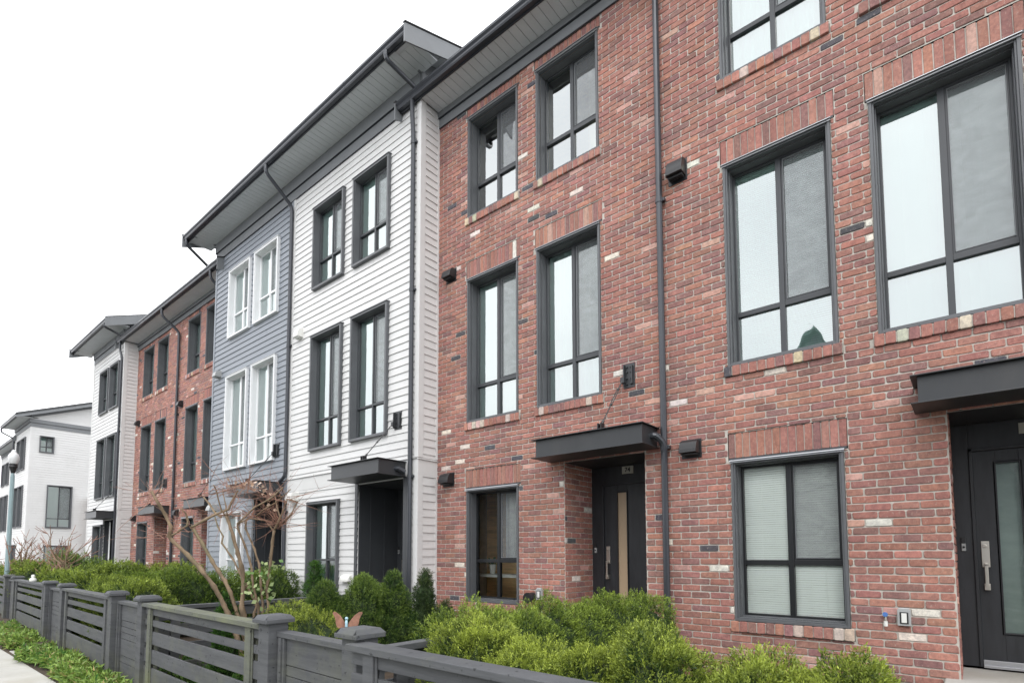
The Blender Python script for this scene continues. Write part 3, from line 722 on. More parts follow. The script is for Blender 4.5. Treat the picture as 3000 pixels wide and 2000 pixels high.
link('dryer_outlet', mb.mesh('dryer_outlet', [M['black']]), A1)
A2, lb = house('brick_townhouse', 'nearest red brick townhouse at the right edge with venetian blinds in its ground floor window', -3.0, 1.45, YA, 'brick',
    [(-2.18, -.99), (-.63, .585)], ZB, (9.69, 9.87), (-.107, 1.2, .78), dict(z=9.99, oh=.5),
    cov={('1', 0): 'slats', ('2', 0): 'slats', ('3', 0): 'curtain'}, slab=(.07, 1.01), dstyle=(.252, .432, .80, 2.55), num_at=(.445, .66, 2.83, 2.94), canopy_x=(-.36, 1.40, .5), rod=(.75, .95, 1.12))
vent(A2, lb(-2.76), 6.67, .22, .26); vent(A2, lb(-2.66), 2.95, .22, .2)
outlet(A2, lb(-.525), .975)
mb = MB(); mb.tube([(lb(-.68), .0, .98), (lb(-.68), -.06, .98)], .018, 8, 1); mb.tube([(lb(-.68), -.05, 1.0), (lb(-.68), -.05, .91)], .013, 8, 1); mb.tube([(lb(-.68)-.0, -.062, 1.0), (lb(-.68), -.075, 1.0)], .024, 10, 0)
mb.tube([(lb(-.68), -.05, .93), (lb(-.68), -.05, .88)], .018, 8, 2)
M['tap_blue'] = mat('tap_blue', (.08, .18, .45), .4)
link('hose_tap', mb.mesh('hose_tap', [M['tap_blue'], M['nickel'], M['plastic_w']]), A2)
# things on the inner sill of the near ground floor window
def pebbles(H, x0, x1, y, z, n):
    mb = MB(); 
    for i in range(n):
        x = x0+(x1-x0)*(i+.5)/n+rnd.uniform(-.02, .02); r = rnd.uniform(.010, .022)
        mb.lathe([(0, z), (r*.8, z+.004), (r, z+r*.7), (r*.7, z+r*1.2), (0, z+r*1.35)], x, y, 10, i % 3)
    M.setdefault('peb1', mat('pebble_pale', (.6, .55, .45), .4)); M.setdefault('peb2', mat('pebble_orange', (.65, .25, .05), .4)); M.setdefault('peb3', mat('pebble_green', (.18, .2, .12), .4))
    return link('sill_ornaments', mb.mesh('sill_ornaments', [M['peb1'], M['peb3'], M['peb2']]), H, smooth=True)
pebbles(A2, lb(-2.10), lb(-1.05), .255, .905, 17)

# --- white and blue-grey houses under one higher eave
Bh, lw = house('sided_townhouse', 'white lap-sided townhouse with charcoal box windows left of the brick house 74', -11.93, -7.42, YB, 'white',
    [(-11.13, -9.93), (-9.585, -8.385)], ZC, (9.99, 10.22), (-9.17, -7.80, .95), dict(z=10.5, oh=.63, x1=-7.0, right=True, ends=((4.51, -.03, .42),)), style='box',
    slab=(-9.0, -8.05), canopy_x=(-9.25, -7.71, .66), rod=(-8.25, -8.07, -7.87), cov={('1', 0): 'curtain'})
def gable(mb, W_, za, zs_, oh):
    z = za
    while z < zs_+2:
        ya = max(.40, (z+.14-(zs_-.05))/.40-oh)
        if ya < 5: mb.quad((W_+.016, ya, z), (W_+.016, 5, z), (W_+.004, 5, z+.14), (W_+.004, ya, z+.14)); mb.quad((W_, ya, z), (W_, 5, z), (W_+.016, 5, z), (W_+.016, ya, z))
        z += .14
wr = MB(); WB = 4.51
lap_wall(wr, (WB, 0, 0), (0, 1), (1, 0), .10, .40, .1, 10.6, [(-1, 9, 3.0, 3.34)], zphase=.05)
wr.quad((WB, 0, 0), (WB, .5, 0), (WB, .5, 10.9), (WB, 0, 10.9), 0)
gable(wr, WB, 9.6, 10.5, .63)
link('side_wall', wr.mesh('side_wall', [M['siding']]), Bh)
wr = MB()
for za, zb in ((.1, 3.0), (3.34, 10.4)):
    wr.box(WB, WB+.022, -.024, .10, za, zb); wr.box(WB, WB+.022, .40, .45, za, zb)
wr.box(WB, WB+.018, -.02, .45, 3.0, 3.30); wr.prism([(WB, 3.30), (WB+.045, 3.30), (WB+.045, 3.306), (WB, 3.32)], 'y', -.03, .45)
link('corner_boards', wr.mesh('corner_boards', [M['siding']]), Bh, bevel=.003)
downpipe(Bh, [(lw(-7.55), -.72, 10.5), (lw(-7.55), -.72, 10.36), (lw(-7.42), -.12, 10.12)], .04)
downpipe(Bh, [(lw(-11.97), -.70, 10.5), (lw(-11.97), -.70, 10.33), (lw(-11.93), -.075, 9.80), (lw(-11.93), -.075, 3.42), (lw(-12.1), -.12, 3.30)], collars=[(lw(-11.93), -.075, 6.45)])
downpipe(Bh, [(lw(-12.05), -.2, 3.1), (lw(-11.95), -.12, 3.0), (lw(-11.93), -.075, 2.9), (lw(-11.93), -.075, .2)], collars=[(lw(-11.93), -.075, 2.6)])
vent(Bh, lw(-11.50), 6.62, .20, .24, 'plastic_w', .14); vent(Bh, lw(-11.55), 2.90, .24, .22, 'plastic_w', .2)
vent(Bh, lw(-9.5), 1.15, .30, .13, 'plastic_w', .08)
mb = MB(); mb.tube([(lw(-7.76), -.24, 3.14), (lw(-7.70), -.22, 3.14), (lw(-7.66), -.1, 3.08)], .045, 8); link('canopy_drain', mb.mesh('canopy_drain', [M['gutter']]), Bh)
Ch, lc = house('sided_townhouse', 'blue-grey lap-sided townhouse with white box windows behind the bare tree', -16.25, -11.93, YB, 'grey',
    [(-15.46, -14.215), (-13.975, -12.73)], ZC, (9.99, 10.22), (-13.50, -12.12, .95), dict(z=10.5, oh=.63, x0=-16.70, left=True, ends=()), style='boxwhite',
    slab=(-13.35, -12.4), canopy_x=(-13.65, -12.07, .66), rod=(-12.72, -12.55, -12.35), cov={('1', 0): 'curtain'})
vent(Ch, lc(-15.80), 6.60, .22, .2, 'plastic_g', .16); vent(Ch, lc(-15.80), 2.90, .24, .22, 'plastic_g', .2)
mb = MB(); mb.box(lc(-13.75), lc(-13.55), -.1, 0, .95, 1.25); link('meter_box', mb.mesh('meter_box', [M['plastic_g']]), Ch, bevel=.01)
downpipe(Ch, [(lc(-16.6), -.70, 10.5), (lc(-16.6), -.70, 10.35), (lc(-16.6), -.10, 9.95)], .04)
# --- two brick houses further along
D2, ld = house('brick_townhouse', 'red brick townhouse directly left of the blue-grey house, partly behind its grey corner pipe', -20.1, -16.25, YA, 'brick',
    [(-19.46, -18.46), (-18.03, -17.05)], ZD, (9.50, 9.66), (-17.9, -16.8, .78), dict(z=9.78, oh=.5, x1=-15.8, right=True), slab=(-17.75, -16.95), canopy_x=(-18.15, -16.55, .5), rod=(-17.05, -16.9, -16.73), light=1.12)  # brick tones lightened: distance haze put into the colour
downpipe(D2, [(ld(-16.42), -.56, 9.8), (ld(-16.42), -.56, 9.55), (ld(-16.36), -.1, 9.2), (ld(-16.36), -.1, .2)], collars=[(ld(-16.36), -.1, 6.3), (ld(-16.36), -.1, 3.1)])
D1, le = house('brick_townhouse', 'farthest red brick townhouse, right of the white end house', -24.4, -20.1, YA, 'brick',
    [(-23.72, -22.64), (-22.25, -21.20)], ZD, (9.50, 9.66), (-21.95, -20.70, .78), dict(z=9.78, oh=.5, x0=-24.95, left=True), slab=(-21.8, -20.9), canopy_x=(-22.2, -20.55, .5), rod=(-21.25, -21.05, -20.85), light=1.12)  # paler bricks again, haze of the distance painted in
downpipe(D1, [(le(-20.25), -.56, 9.8), (le(-20.25), -.56, 9.55), (le(-20.1), -.07, 9.1), (le(-20.1), -.07, .2)], collars=[(le(-20.1), -.07, 6.3)])
downpipe(D1, [(le(-24.65), -.56, 9.8), (le(-24.65), -.56, 9.5), (le(-24.5), -.52, 9.15), (le(-24.5), -.52, .2)], collars=[(le(-24.5), -.52, 6.3)])
for x in (-19.8,): vent(D2, ld(x), 6.6, .2, .2); vent(D2, ld(x), 3.0, .2, .2)
for x in (-23.98,): vent(D1, le(x), 6.6, .2, .2); vent(D1, le(x), 3.0, .2, .2)
# --- white end house of the row
Eh, lf = house('sided_townhouse', 'narrow white lap-sided end house of the row, left of the far brick houses', -28.5, -24.4, YB, 'white',
    [(-27.70, -26.55), (-26.33, -25.18)], ZE, (9.74, 9.95), (-26.05, -24.80, .95), dict(z=10.22, oh=.63, x0=-29.1, x1=-24.0, left=True, right=True, ends=((4.1, -.03, .42),)), style='box',
    slab=(-25.9, -25.0), canopy_x=(-26.1, -24.6, .66), rod=(-25.1, -24.95, -24.78))
wr = MB(); WE = 4.1
lap_wall(wr, (WE, 0, 0), (0, 1), (1, 0), .10, .40, .1, 10.2, [(-1, 9, 3.0, 3.34)], zphase=.05)
gable(wr, WE, 9.4, 10.22, .63)
wr.quad((WE, 0, 0), (WE, .5, 0), (WE, .5, 10.6), (WE, 0, 10.6), 0)
for za, zb in ((.1, 3.0), (3.34, 10.2)):
    wr.box(WE, WE+.022, -.024, .10, za, zb); wr.box(WE, WE+.022, .40, .45, za, zb)
wr.box(WE, WE+.018, -.02, .45, 3.0, 3.30)
link('side_wall', wr.mesh('side_wall', [M['siding']]), Eh)
downpipe(Eh, [(lf(-24.35), -.70, 10.22), (lf(-24.35), -.70, 10.1), (lf(-24.3), -.14, 9.9)], .04)
# ------------------------------------------------------------------ ground
g = MB(); g.quad((-400, -400, -.12), (400, -400, -.12), (400, 400, -.12), (-400, 400, -.12)); struct('ground', g, [M['asphalt']])
g = MB(); g.box(-60, 12, 2.02, 25, -.12, .10); struct('garden_soil', g, [M['soil']], 'dark garden soil behind the fence')
g = MB(); g.box(-60, 12, 1.775, 2.02, -.12, -.005); struct('planting_strip', g, [M['soil']], 'narrow strip of soil between sidewalk and fence')
g = MB(); x = -60.0
while x < 12: g.box(x+.005, x+1.495, -.15, 1.77, -.12, .0); x += 1.5
g.box(-60, 12, -.15, 1.77, -.12, -.012)
sw = struct('sidewalk', g, [M['concrete']]); b = sw.modifiers.new('bevel', 'BEVEL'); b.width = .006; b.segments = 2
g = MB(); g.box(-60, 12, -1.35, -.16, -.12, -.03); struct('boulevard_lawn', g, [M['grass']])
g = MB(); g.box(-60, 12, -1.52, -1.36, -.14, .0); struct('kerb', g, [M['concrete']])
g = MB(); g.box(-60, 12, -9.5, -1.53, -.14, -.115); struct('road', g, [M['asphalt']])

# ------------------------------------------------------------------ fence
def fy(X): return 1.95-.033*X-.07
posts = [2.2, -2.92, -4.08, -7.17, -8.44, -11.48, -12.93, -16.77, -18.2, -24.0, -25.3, -25.6, -26.9, -30.0]
wear = {1: 'clean capped', 3: 'moss stained', 2: 'pale weathered'}
def fence_post(X, i):
    mb = MB(); h = .0775
    mb.box(-h, h, -h, h, -.1, 1.10)
    mb.prism([(-.112, 1.10), (.112, 1.10), (.112, 1.128), (.085, 1.158), (-.085, 1.158), (-.112, 1.128)], 'x', -.085, .085)
    a, t0, t1 = .112, 1.10, 1.128
    for s in (-1, 1):
        n = len(mb.v); q = [(s*.085, -.085, 1.158), (s*.085, .085, 1.158), (s*a, a, t1), (s*a, -a, t1)]
        mb.poly(q if s < 0 else q[::-1]); mb.box(s*.085, s*a, -a, a, t0, t1)
    return mb.mesh('fence_post', [M['fence']])
pm = fence_post(0, 0)
ordn = ['', 'nearest grey fence post, right of the solid gate panel and below the house wall', 'second nearest grey capped fence post, left of the nearest gate and before the tree',
  'fence post at the left end of the mossy slat panel, right of the middle gate', 'fence post left of the middle solid gate', 'fence post with a flat cap right of the far gate panel', 'fence post directly left of the far gate panel',
  'small looking capped fence post just right of the leftmost one', 'leftmost capped fence post, near the lamp pole']
for i, X in enumerate(posts):
    if i == 0 or i > 8: continue
    Y = fy(X)+.07
    p = link('fence_post', pm, None, (X, Y, 0), .004)
    lab = ordn[i] if i < len(ordn) else 'far grey fence post beyond the left edge posts'
    tag(p, lab, 'fence post', 'grey posts of the front fence')
def slat_panel(xa, xb, label, green=False, ys_=None):
    ya, yb = ys_ or (fy(xa)+.045, fy(xb)+.045); L_ = math.hypot(xb-xa, yb-ya); ang = math.atan2(yb-ya, xb-xa)
    E = empty('slatted_fence', (xa, ya, 0), label, 'fence', 'slatted panels of the front fence'); E.rotation_euler = (0, 0, ang)
    m2 = 'fence_green' if green else 'fence'
    mb = MB(); mb.box(.0, L_, -.055, .085, 1.045, 1.085); link('cap_rail', mb.mesh('cap_rail', [M[m2]]), E, bevel=.004)
    mb = MB()
    for za, zb in ((.965, 1.04), (.845, .912), (.65, .785), (.448, .592), (.16, .398)):
        e = rnd.uniform(-.003, .003); mb.box(.0, L_, -.012, .012, za+e, zb+e)
    link('slats', mb.mesh('slats', [M['fence']]), E, bevel=.003)
    n = max(1, int(L_//2.6))
    for x in [.20] + ([L_-.24] if True else []):
        mb = MB(); mb.box(x-.05, x+.05, -.034, -.0125, .05, 1.043); mb.box(x-.02, x+.05, .013, .05, .05, 1.043); mb.box(x+.052, x+.07, -.022, -.0125, .05, 1.043)
        link('batten', mb.mesh('batten', [M[m2]]), E, bevel=.003)
    return E
def gate_panel(xa, xb, label):
    ya, yb = fy(xa)+.10, fy(xb)+.10; L_ = math.hypot(xb-xa, yb-ya); ang = math.atan2(yb-ya, xb-xa)
    E = empty('garden_gate', (xa, ya, 0), label, 'gate', 'solid board gates in the front fence'); E.rotation_euler = (0, 0, ang)
    mb = MB(); mb.box(0, L_, -.045, .06, 1.0, 1.04); link('cap_rail', mb.mesh('cap_rail', [M['fence']]), E, bevel=.004)
    mb = MB()
    for za, zb in ((.803, .998), (.727, .797), (.655, .721), (.577, .649), (.372, .571), (.288, .366), (.07, .282)): mb.box(.0, L_, -.012, .012, za, zb)
    link('boards', mb.mesh('boards', [M['fence']]), E, bevel=.002)
    for x in (.06, L_-.06):
        mb = MB(); mb.box(x-.045, x+.045, -.035, -.0125, .05, .998); mb.box(x-.02, x+.02, -.05, -.035, .05, .998)
        link('batten', mb.mesh('batten', [M['fence']]), E, bevel=.003)
    mb = MB(); mb.box(.02, L_-.02, -.10, .12, -.02, .055); link('gate_sill', mb.mesh('gate_sill', [M['concrete']]), E, bevel=.008)
h = .0775
slat_panel(posts[1]+h, posts[0], 'nearest slatted fence panel below the bright hedge at the bottom right', ys_=(1.945, 1.78))
slat_panel(posts[3]+h, posts[2]-h, 'slatted fence panel with a green mossy top rail in front of the bare tree', True)
slat_panel(posts[5]+h, posts[4]-h, 'slatted fence panel between the middle and the far gate')
slat_panel(posts[7]+h, posts[6]-h, 'short looking slatted fence panel left of the far gate with leaves poking through')
slat_panel(posts[9]+h, posts[8]-h, 'slatted fence panel cut off by the left edge of the photo')
gate_panel(posts[2]+h, posts[1]-h, 'nearest solid board gate between the two big posts')
gate_panel(posts[4]+h, posts[3]-h, 'middle solid board gate left of the mossy panel')
gate_panel(posts[6]+h, posts[5]-h, 'narrow looking far board gate above the ground cover')
gate_panel(posts[8]+h, posts[7]-h, 'farthest board gate at the left edge')
def divider(X, y0, y1, label, zt=1.005):
    E = empty('dividing_fence', (X, y0, 0), label, 'fence', 'low fences between the front gardens'); L_ = y1-y0
    mb = MB(); mb.box(-.05, .05, 0, L_, zt-.045, zt); link('cap_rail', mb.mesh('cap_rail', [M['fence']]), E, bevel=.004)
    mb = MB()
    for za, zb in ((zt-.17, zt-.05), (zt-.36, zt-.22), (zt-.60, zt-.45), (.12, .33)): mb.box(-.012, .012, 0, L_, za, zb)
    link('slats', mb.mesh('slats', [M['fence']]), E, bevel=.003)
    for y in (.3, L_/2, L_-.1):
        mb = MB(); mb.box(.0125, .05, y-.05, y+.05, .05, zt-.046); link('batten', mb.mesh('batten', [M['fence']]), E, bevel=.003)
divider(-7.42, fy(-7.42)+.13, 5.6, 'dark rail fence running back from the mossy panel towards the white house')
divider(-3.0, fy(-3)+.13, 6.2, 'low fence hidden in the bright hedge behind the nearest post')

# ------------------------------------------------------------------ foliage
rng = np.random.default_rng(3)
def leaf_mesh(name, pos, nrm, size, tones, aspect=.42, droop=.3, mats=None, dirs=None):
    """one small pointed leaf (a bent diamond) per point; pos,nrm (n,3), tones (n,3)"""
    n = len(pos)
    r = rng.normal(size=(n, 3)); d = nrm*.9+r*.75+np.array([0, 0, .35]); d /= np.linalg.norm(d, axis=1)[:, None]
    if dirs is not None: d = dirs+rng.normal(0, .12, (n, 3)); d /= np.linalg.norm(d, axis=1)[:, None]
    s = np.cross(d, rng.normal(size=(n, 3))); s /= np.linalg.norm(s, axis=1)[:, None]
    up = np.cross(s, d)
    L_ = size*rng.uniform(.6, 1.35, n)[:, None]; W_ = L_*aspect
    v = np.stack([pos, pos+d*L_*.5+s*W_*.5+up*L_*.04, pos+d*L_-up*L_*droop*.3, pos+d*L_*.5-s*W_*.5+up*L_*.04], 1).reshape(-1, 3)
    me = bpy.data.meshes.new(name)
    me.vertices.add(4*n); me.vertices.foreach_set('co', v.astype(np.float32).ravel())
    me.loops.add(4*n); me.loops.foreach_set('vertex_index', np.arange(4*n, dtype=np.int32))
    me.polygons.add(n); me.polygons.foreach_set('loop_start', np.arange(0, 4*n, 4, dtype=np.int32)); me.polygons.foreach_set('loop_total', np.full(n, 4, np.int32))
    for m_ in (mats or [M['leaf']]): me.materials.append(m_)
    ca = me.color_attributes.new('tone', 'FLOAT_COLOR', 'CORNER')
    c = np.concatenate([tones, np.ones((n, 1))], 1); ca.data.foreach_set('color', np.repeat(c, 4, 0).astype(np.float32).ravel())
    me.update(calc_edges=True); me.validate(); return me
def wob(p, f, seed=0.0):
    return (np.sin(p[:, 0]*f+seed)*np.sin(p[:, 1]*f*1.13+seed*2+1)*1.0+np.sin(p[:, 2]*f*1.21+seed*3+p[:, 0]*f*.6)*.6+np.sin(p[:, 0]*f*2.3+p[:, 2]*f*1.9+seed)*.45)
def shrub(name, label, cat, blobs, n, size=.028, tone=((.035, .085, .012), (.17, .25, .035)), group=None, power=2.6, amp=.17, tips=.35, kind=None, base=None):
    """blobs: (x, y, z, rx, ry, rz) in world space; leaves fill the outer shell of their union"""
    bx, by = base or (sum(b[0] for b in blobs)/len(blobs), sum(b[1] for b in blobs)/len(blobs))
    B = np.array(blobs, float); area = B[:, 3]*B[:, 5]+B[:, 4]*B[:, 5]+B[:, 3]*B[:, 4]; pr = area/area.sum()
    k = rng.choice(len(B), size=int(n*2.1), p=pr); b = B[k]
    d = rng.normal(size=(len(k), 3)); d /= (np.abs(d)**power).sum(1)[:, None]**(1/power)
    depth = rng.beta(1.1, 3.2, len(k)); unit = b[:, :3]+d*b[:, 3:]
    bumps = 1+amp*wob(unit, 6.5, 1.3)*.55+amp*.5*wob(unit, 17, 4.1)
    pos = b[:, :3]+d*b[:, 3:]*(bumps*(1-.30*depth))[:, None]
    keep = pos[:, 2] > .12
    for j in range(len(B)):
        q = np.abs((pos-B[j, :3])/B[j, 3:]); inside = ((q**power).sum(1)**(1/power) < .80) & (k != j); keep &= ~inside
    pos, d2, depth, b = pos[keep][:n], d[keep][:n], depth[keep][:n], b[keep][:n]
    nrm = d2/b[:, 3:]; nrm /= np.linalg.norm(nrm, axis=1)[:, None]
    lo, hi = np.array(tone[0]), np.array(tone[1])
    # scale-leaved sprays: flat fans of leaflets on short twigs, each fan of one tone, fresher towards its tip
    K = 10; m_ = len(pos)//K; pos, nrm, depth = pos[:m_], nrm[:m_], depth[:m_]
    ax = nrm*.75+rng.normal(0, .42, (m_, 3))+np.array([0, 0, .42]); ax /= np.linalg.norm(ax, axis=1)[:, None]
    sd_ = np.cross(ax, rng.normal(size=(m_, 3))); sd_ /= np.linalg.norm(sd_, axis=1)[:, None]
    LS = size*rng.uniform(2.2, 4.4, m_)[:, None]
    t0_ = .30+.22*wob(pos, 3.1, 2.2)*.5+.20*wob(pos, 13, 5)*.5+tips*(nrm[:, 2])*.55-.55*depth+rng.normal(0, .15, m_)  # inner fans darker: shade deep in the shrub painted into the leaf tone
    PP, DD, TT = [], [], []
    for k_ in range(K):
        u_ = (k_+.5)/K; sg_ = (1 if k_ % 2 else -1); w_s = sg_*(1-u_*.75)
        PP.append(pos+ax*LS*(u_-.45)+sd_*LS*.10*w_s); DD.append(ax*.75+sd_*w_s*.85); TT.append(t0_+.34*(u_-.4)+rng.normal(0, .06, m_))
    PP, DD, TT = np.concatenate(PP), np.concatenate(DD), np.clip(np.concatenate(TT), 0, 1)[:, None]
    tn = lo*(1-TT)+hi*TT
    me = leaf_mesh('foliage', PP-np.array([bx, by, 0]), DD, size, tn, .36, dirs=DD)
    H = empty(name, (bx, by, 0), label, cat, group)
    link('foliage', me, H)
    c = MB()  # solid dark blobs filling the shrub behind its leaves
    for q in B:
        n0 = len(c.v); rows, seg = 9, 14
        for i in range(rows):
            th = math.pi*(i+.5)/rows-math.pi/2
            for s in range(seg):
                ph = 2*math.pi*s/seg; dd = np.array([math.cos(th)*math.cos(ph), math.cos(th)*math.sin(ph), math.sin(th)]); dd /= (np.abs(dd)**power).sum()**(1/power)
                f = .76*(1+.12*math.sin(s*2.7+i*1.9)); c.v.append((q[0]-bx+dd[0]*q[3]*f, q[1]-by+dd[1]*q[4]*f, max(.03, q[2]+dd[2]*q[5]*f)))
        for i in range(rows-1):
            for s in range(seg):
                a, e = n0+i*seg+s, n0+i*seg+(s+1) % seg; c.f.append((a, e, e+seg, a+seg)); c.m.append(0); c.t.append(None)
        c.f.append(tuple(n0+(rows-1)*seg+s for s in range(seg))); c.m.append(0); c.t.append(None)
    link('foliage_core', c.mesh('foliage_core', [M['core']]), H)
    return H
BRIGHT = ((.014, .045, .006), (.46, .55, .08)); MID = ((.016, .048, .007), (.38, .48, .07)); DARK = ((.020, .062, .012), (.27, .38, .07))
def row(x0, y0, x1, y1, n, r, zt, ry=None, jz=.06, jr=.08, jx=.05):
    out = []
    for i in range(n):
        t = (i+.5)/n; z = zt+rnd.uniform(-jz, jz); q = r*(1+rnd.uniform(-jr, jr))
        out.append((x0+(x1-x0)*t+rnd.uniform(-jx, jx), y0+(y1-y0)*t+rnd.uniform(-jx, jx), z/2+.02, q, (ry or r)*(1+rnd.uniform(-jr, jr)), z/2))
    return out
# near garden
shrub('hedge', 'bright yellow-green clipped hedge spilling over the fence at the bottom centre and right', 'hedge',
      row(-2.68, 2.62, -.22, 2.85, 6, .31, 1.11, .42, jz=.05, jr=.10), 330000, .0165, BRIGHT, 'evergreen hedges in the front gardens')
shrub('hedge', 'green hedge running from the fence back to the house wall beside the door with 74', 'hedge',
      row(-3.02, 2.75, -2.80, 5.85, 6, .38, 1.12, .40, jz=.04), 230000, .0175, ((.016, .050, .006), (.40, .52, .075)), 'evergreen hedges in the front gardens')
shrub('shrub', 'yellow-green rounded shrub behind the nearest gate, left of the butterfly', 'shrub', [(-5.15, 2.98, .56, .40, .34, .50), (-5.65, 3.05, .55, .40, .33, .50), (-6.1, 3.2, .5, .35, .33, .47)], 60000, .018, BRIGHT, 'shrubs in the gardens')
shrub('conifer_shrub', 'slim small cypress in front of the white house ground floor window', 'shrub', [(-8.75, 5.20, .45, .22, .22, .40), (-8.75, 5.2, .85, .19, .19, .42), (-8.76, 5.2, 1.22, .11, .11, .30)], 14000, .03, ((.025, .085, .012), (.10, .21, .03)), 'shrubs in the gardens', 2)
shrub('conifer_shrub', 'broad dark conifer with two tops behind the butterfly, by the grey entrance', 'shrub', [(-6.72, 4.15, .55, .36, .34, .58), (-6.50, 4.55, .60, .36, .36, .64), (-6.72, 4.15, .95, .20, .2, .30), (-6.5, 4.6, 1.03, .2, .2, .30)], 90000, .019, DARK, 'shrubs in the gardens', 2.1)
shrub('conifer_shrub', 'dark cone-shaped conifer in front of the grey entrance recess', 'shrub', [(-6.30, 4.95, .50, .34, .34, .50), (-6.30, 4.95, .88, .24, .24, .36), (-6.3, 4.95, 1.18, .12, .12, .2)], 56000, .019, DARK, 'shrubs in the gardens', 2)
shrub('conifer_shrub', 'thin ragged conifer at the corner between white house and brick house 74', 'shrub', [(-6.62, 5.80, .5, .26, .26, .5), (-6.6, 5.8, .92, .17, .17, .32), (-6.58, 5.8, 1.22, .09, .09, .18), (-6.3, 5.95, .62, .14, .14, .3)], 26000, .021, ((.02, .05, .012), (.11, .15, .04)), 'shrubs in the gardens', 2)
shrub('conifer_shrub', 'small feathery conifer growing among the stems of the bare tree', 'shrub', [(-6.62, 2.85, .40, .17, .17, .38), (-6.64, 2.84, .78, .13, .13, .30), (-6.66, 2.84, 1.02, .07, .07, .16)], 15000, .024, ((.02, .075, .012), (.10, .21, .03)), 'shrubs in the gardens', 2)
# further gardens
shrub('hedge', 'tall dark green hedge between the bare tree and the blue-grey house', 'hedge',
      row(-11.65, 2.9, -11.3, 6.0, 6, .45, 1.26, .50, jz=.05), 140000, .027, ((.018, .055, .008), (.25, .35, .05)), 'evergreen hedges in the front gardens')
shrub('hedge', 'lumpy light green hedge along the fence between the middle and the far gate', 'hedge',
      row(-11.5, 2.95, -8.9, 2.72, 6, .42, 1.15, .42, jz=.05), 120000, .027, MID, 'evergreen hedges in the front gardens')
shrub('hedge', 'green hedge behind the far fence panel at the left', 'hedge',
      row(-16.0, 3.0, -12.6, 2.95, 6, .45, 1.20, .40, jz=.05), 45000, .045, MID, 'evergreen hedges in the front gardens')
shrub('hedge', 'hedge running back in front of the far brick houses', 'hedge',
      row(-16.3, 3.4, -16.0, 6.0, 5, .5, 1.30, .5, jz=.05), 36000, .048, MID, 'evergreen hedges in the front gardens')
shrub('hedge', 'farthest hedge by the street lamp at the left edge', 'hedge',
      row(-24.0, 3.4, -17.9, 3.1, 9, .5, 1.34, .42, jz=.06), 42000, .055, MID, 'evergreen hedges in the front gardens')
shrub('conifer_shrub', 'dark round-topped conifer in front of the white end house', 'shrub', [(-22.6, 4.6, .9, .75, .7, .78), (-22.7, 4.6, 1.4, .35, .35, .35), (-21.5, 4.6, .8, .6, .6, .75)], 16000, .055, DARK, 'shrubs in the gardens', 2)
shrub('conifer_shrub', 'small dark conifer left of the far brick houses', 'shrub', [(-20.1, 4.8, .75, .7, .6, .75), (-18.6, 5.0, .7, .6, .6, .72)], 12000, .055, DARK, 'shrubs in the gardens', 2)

# ground cover along the sidewalk: long pointed leaves in rosettes
def ground_cover():
    n = 4200; X = rng.uniform(-16.5, -2.0, n); tY = rng.beta(1.2, 1.2, n)
    keep = ~((np.abs(X+12.2) < .42) | (np.abs(X+16.9) < .6)); X, tY = X[keep], tY[keep]; n = len(X)
    yf = 1.95-.033*X-.09; Y = 1.80+wob(np.stack([X, X*0, X*0], 1), 3.0)*.05+tY*(yf-1.80)
    P0, D, C_ = [], [], []
    for i in range(n):
        k = rng.integers(9, 15); hgt = rng.uniform(.03, .19); fam = math.sin(X[i]*1.3)+rng.normal(0, .5)
        for j in range(k):
            a = rng.uniform(0, 6.283); e = rng.uniform(.1, 1.0)
            P0.append((X[i]+math.cos(a)*.01, Y[i]+math.sin(a)*.01, hgt*rng.uniform(.5, 1))); D.append((math.cos(a), math.sin(a), e))
            b = np.array([.05, .15, .025]) if fam < -.4 else np.array([.09, .17, .03]); hi = np.array([.34, .48, .10]) if rng.random() < .85 else np.array([.48, .36, .16])
            t = np.clip(rng.normal(.4, .25), 0, 1); C_.append(b*(1-t)+hi*t)
    P0, D, C_ = map(np.array, (P0, D, C_)); D /= np.linalg.norm(D, axis=1)[:, None]
    me = leaf_mesh('ground_cover', P0, D*2.2, .078, C_, .30, 1.5)
    o = link('ground_cover', me); tag(o, 'leafy green ground cover between sidewalk and fence', 'plants', kind='stuff')
ground_cover()
def weeds(xa, xb, ya, yb, n, label, size=.06, tone=((.03, .10, .02), (.14, .24, .05))):
    X = rng.uniform(xa, xb, n); Y = rng.uniform(ya, yb, n); Z = rng.uniform(.10, .28, n)
    nn = rng.normal(size=(n, 3))*.6+np.array([0, 0, 1]); t = rng.uniform(0, 1, (n, 1))
    me = leaf_mesh('garden_plants', np.stack([X, Y, Z], 1), nn, size, np.array(tone[0])*(1-t)+np.array(tone[1])*t, .4)
    tag(link('garden_plants', me), label, 'plants', kind='stuff')
weeds(-8.3, -4.2, 2.35, 3.6, 9000, 'low green plants in the garden behind the mossy fence panel')
weeds(-2.0, .2, 3.3, 6.6, 5000, 'leafy plants below the window with venetian blinds', .07, ((.02, .12, .03), (.10, .28, .06)))

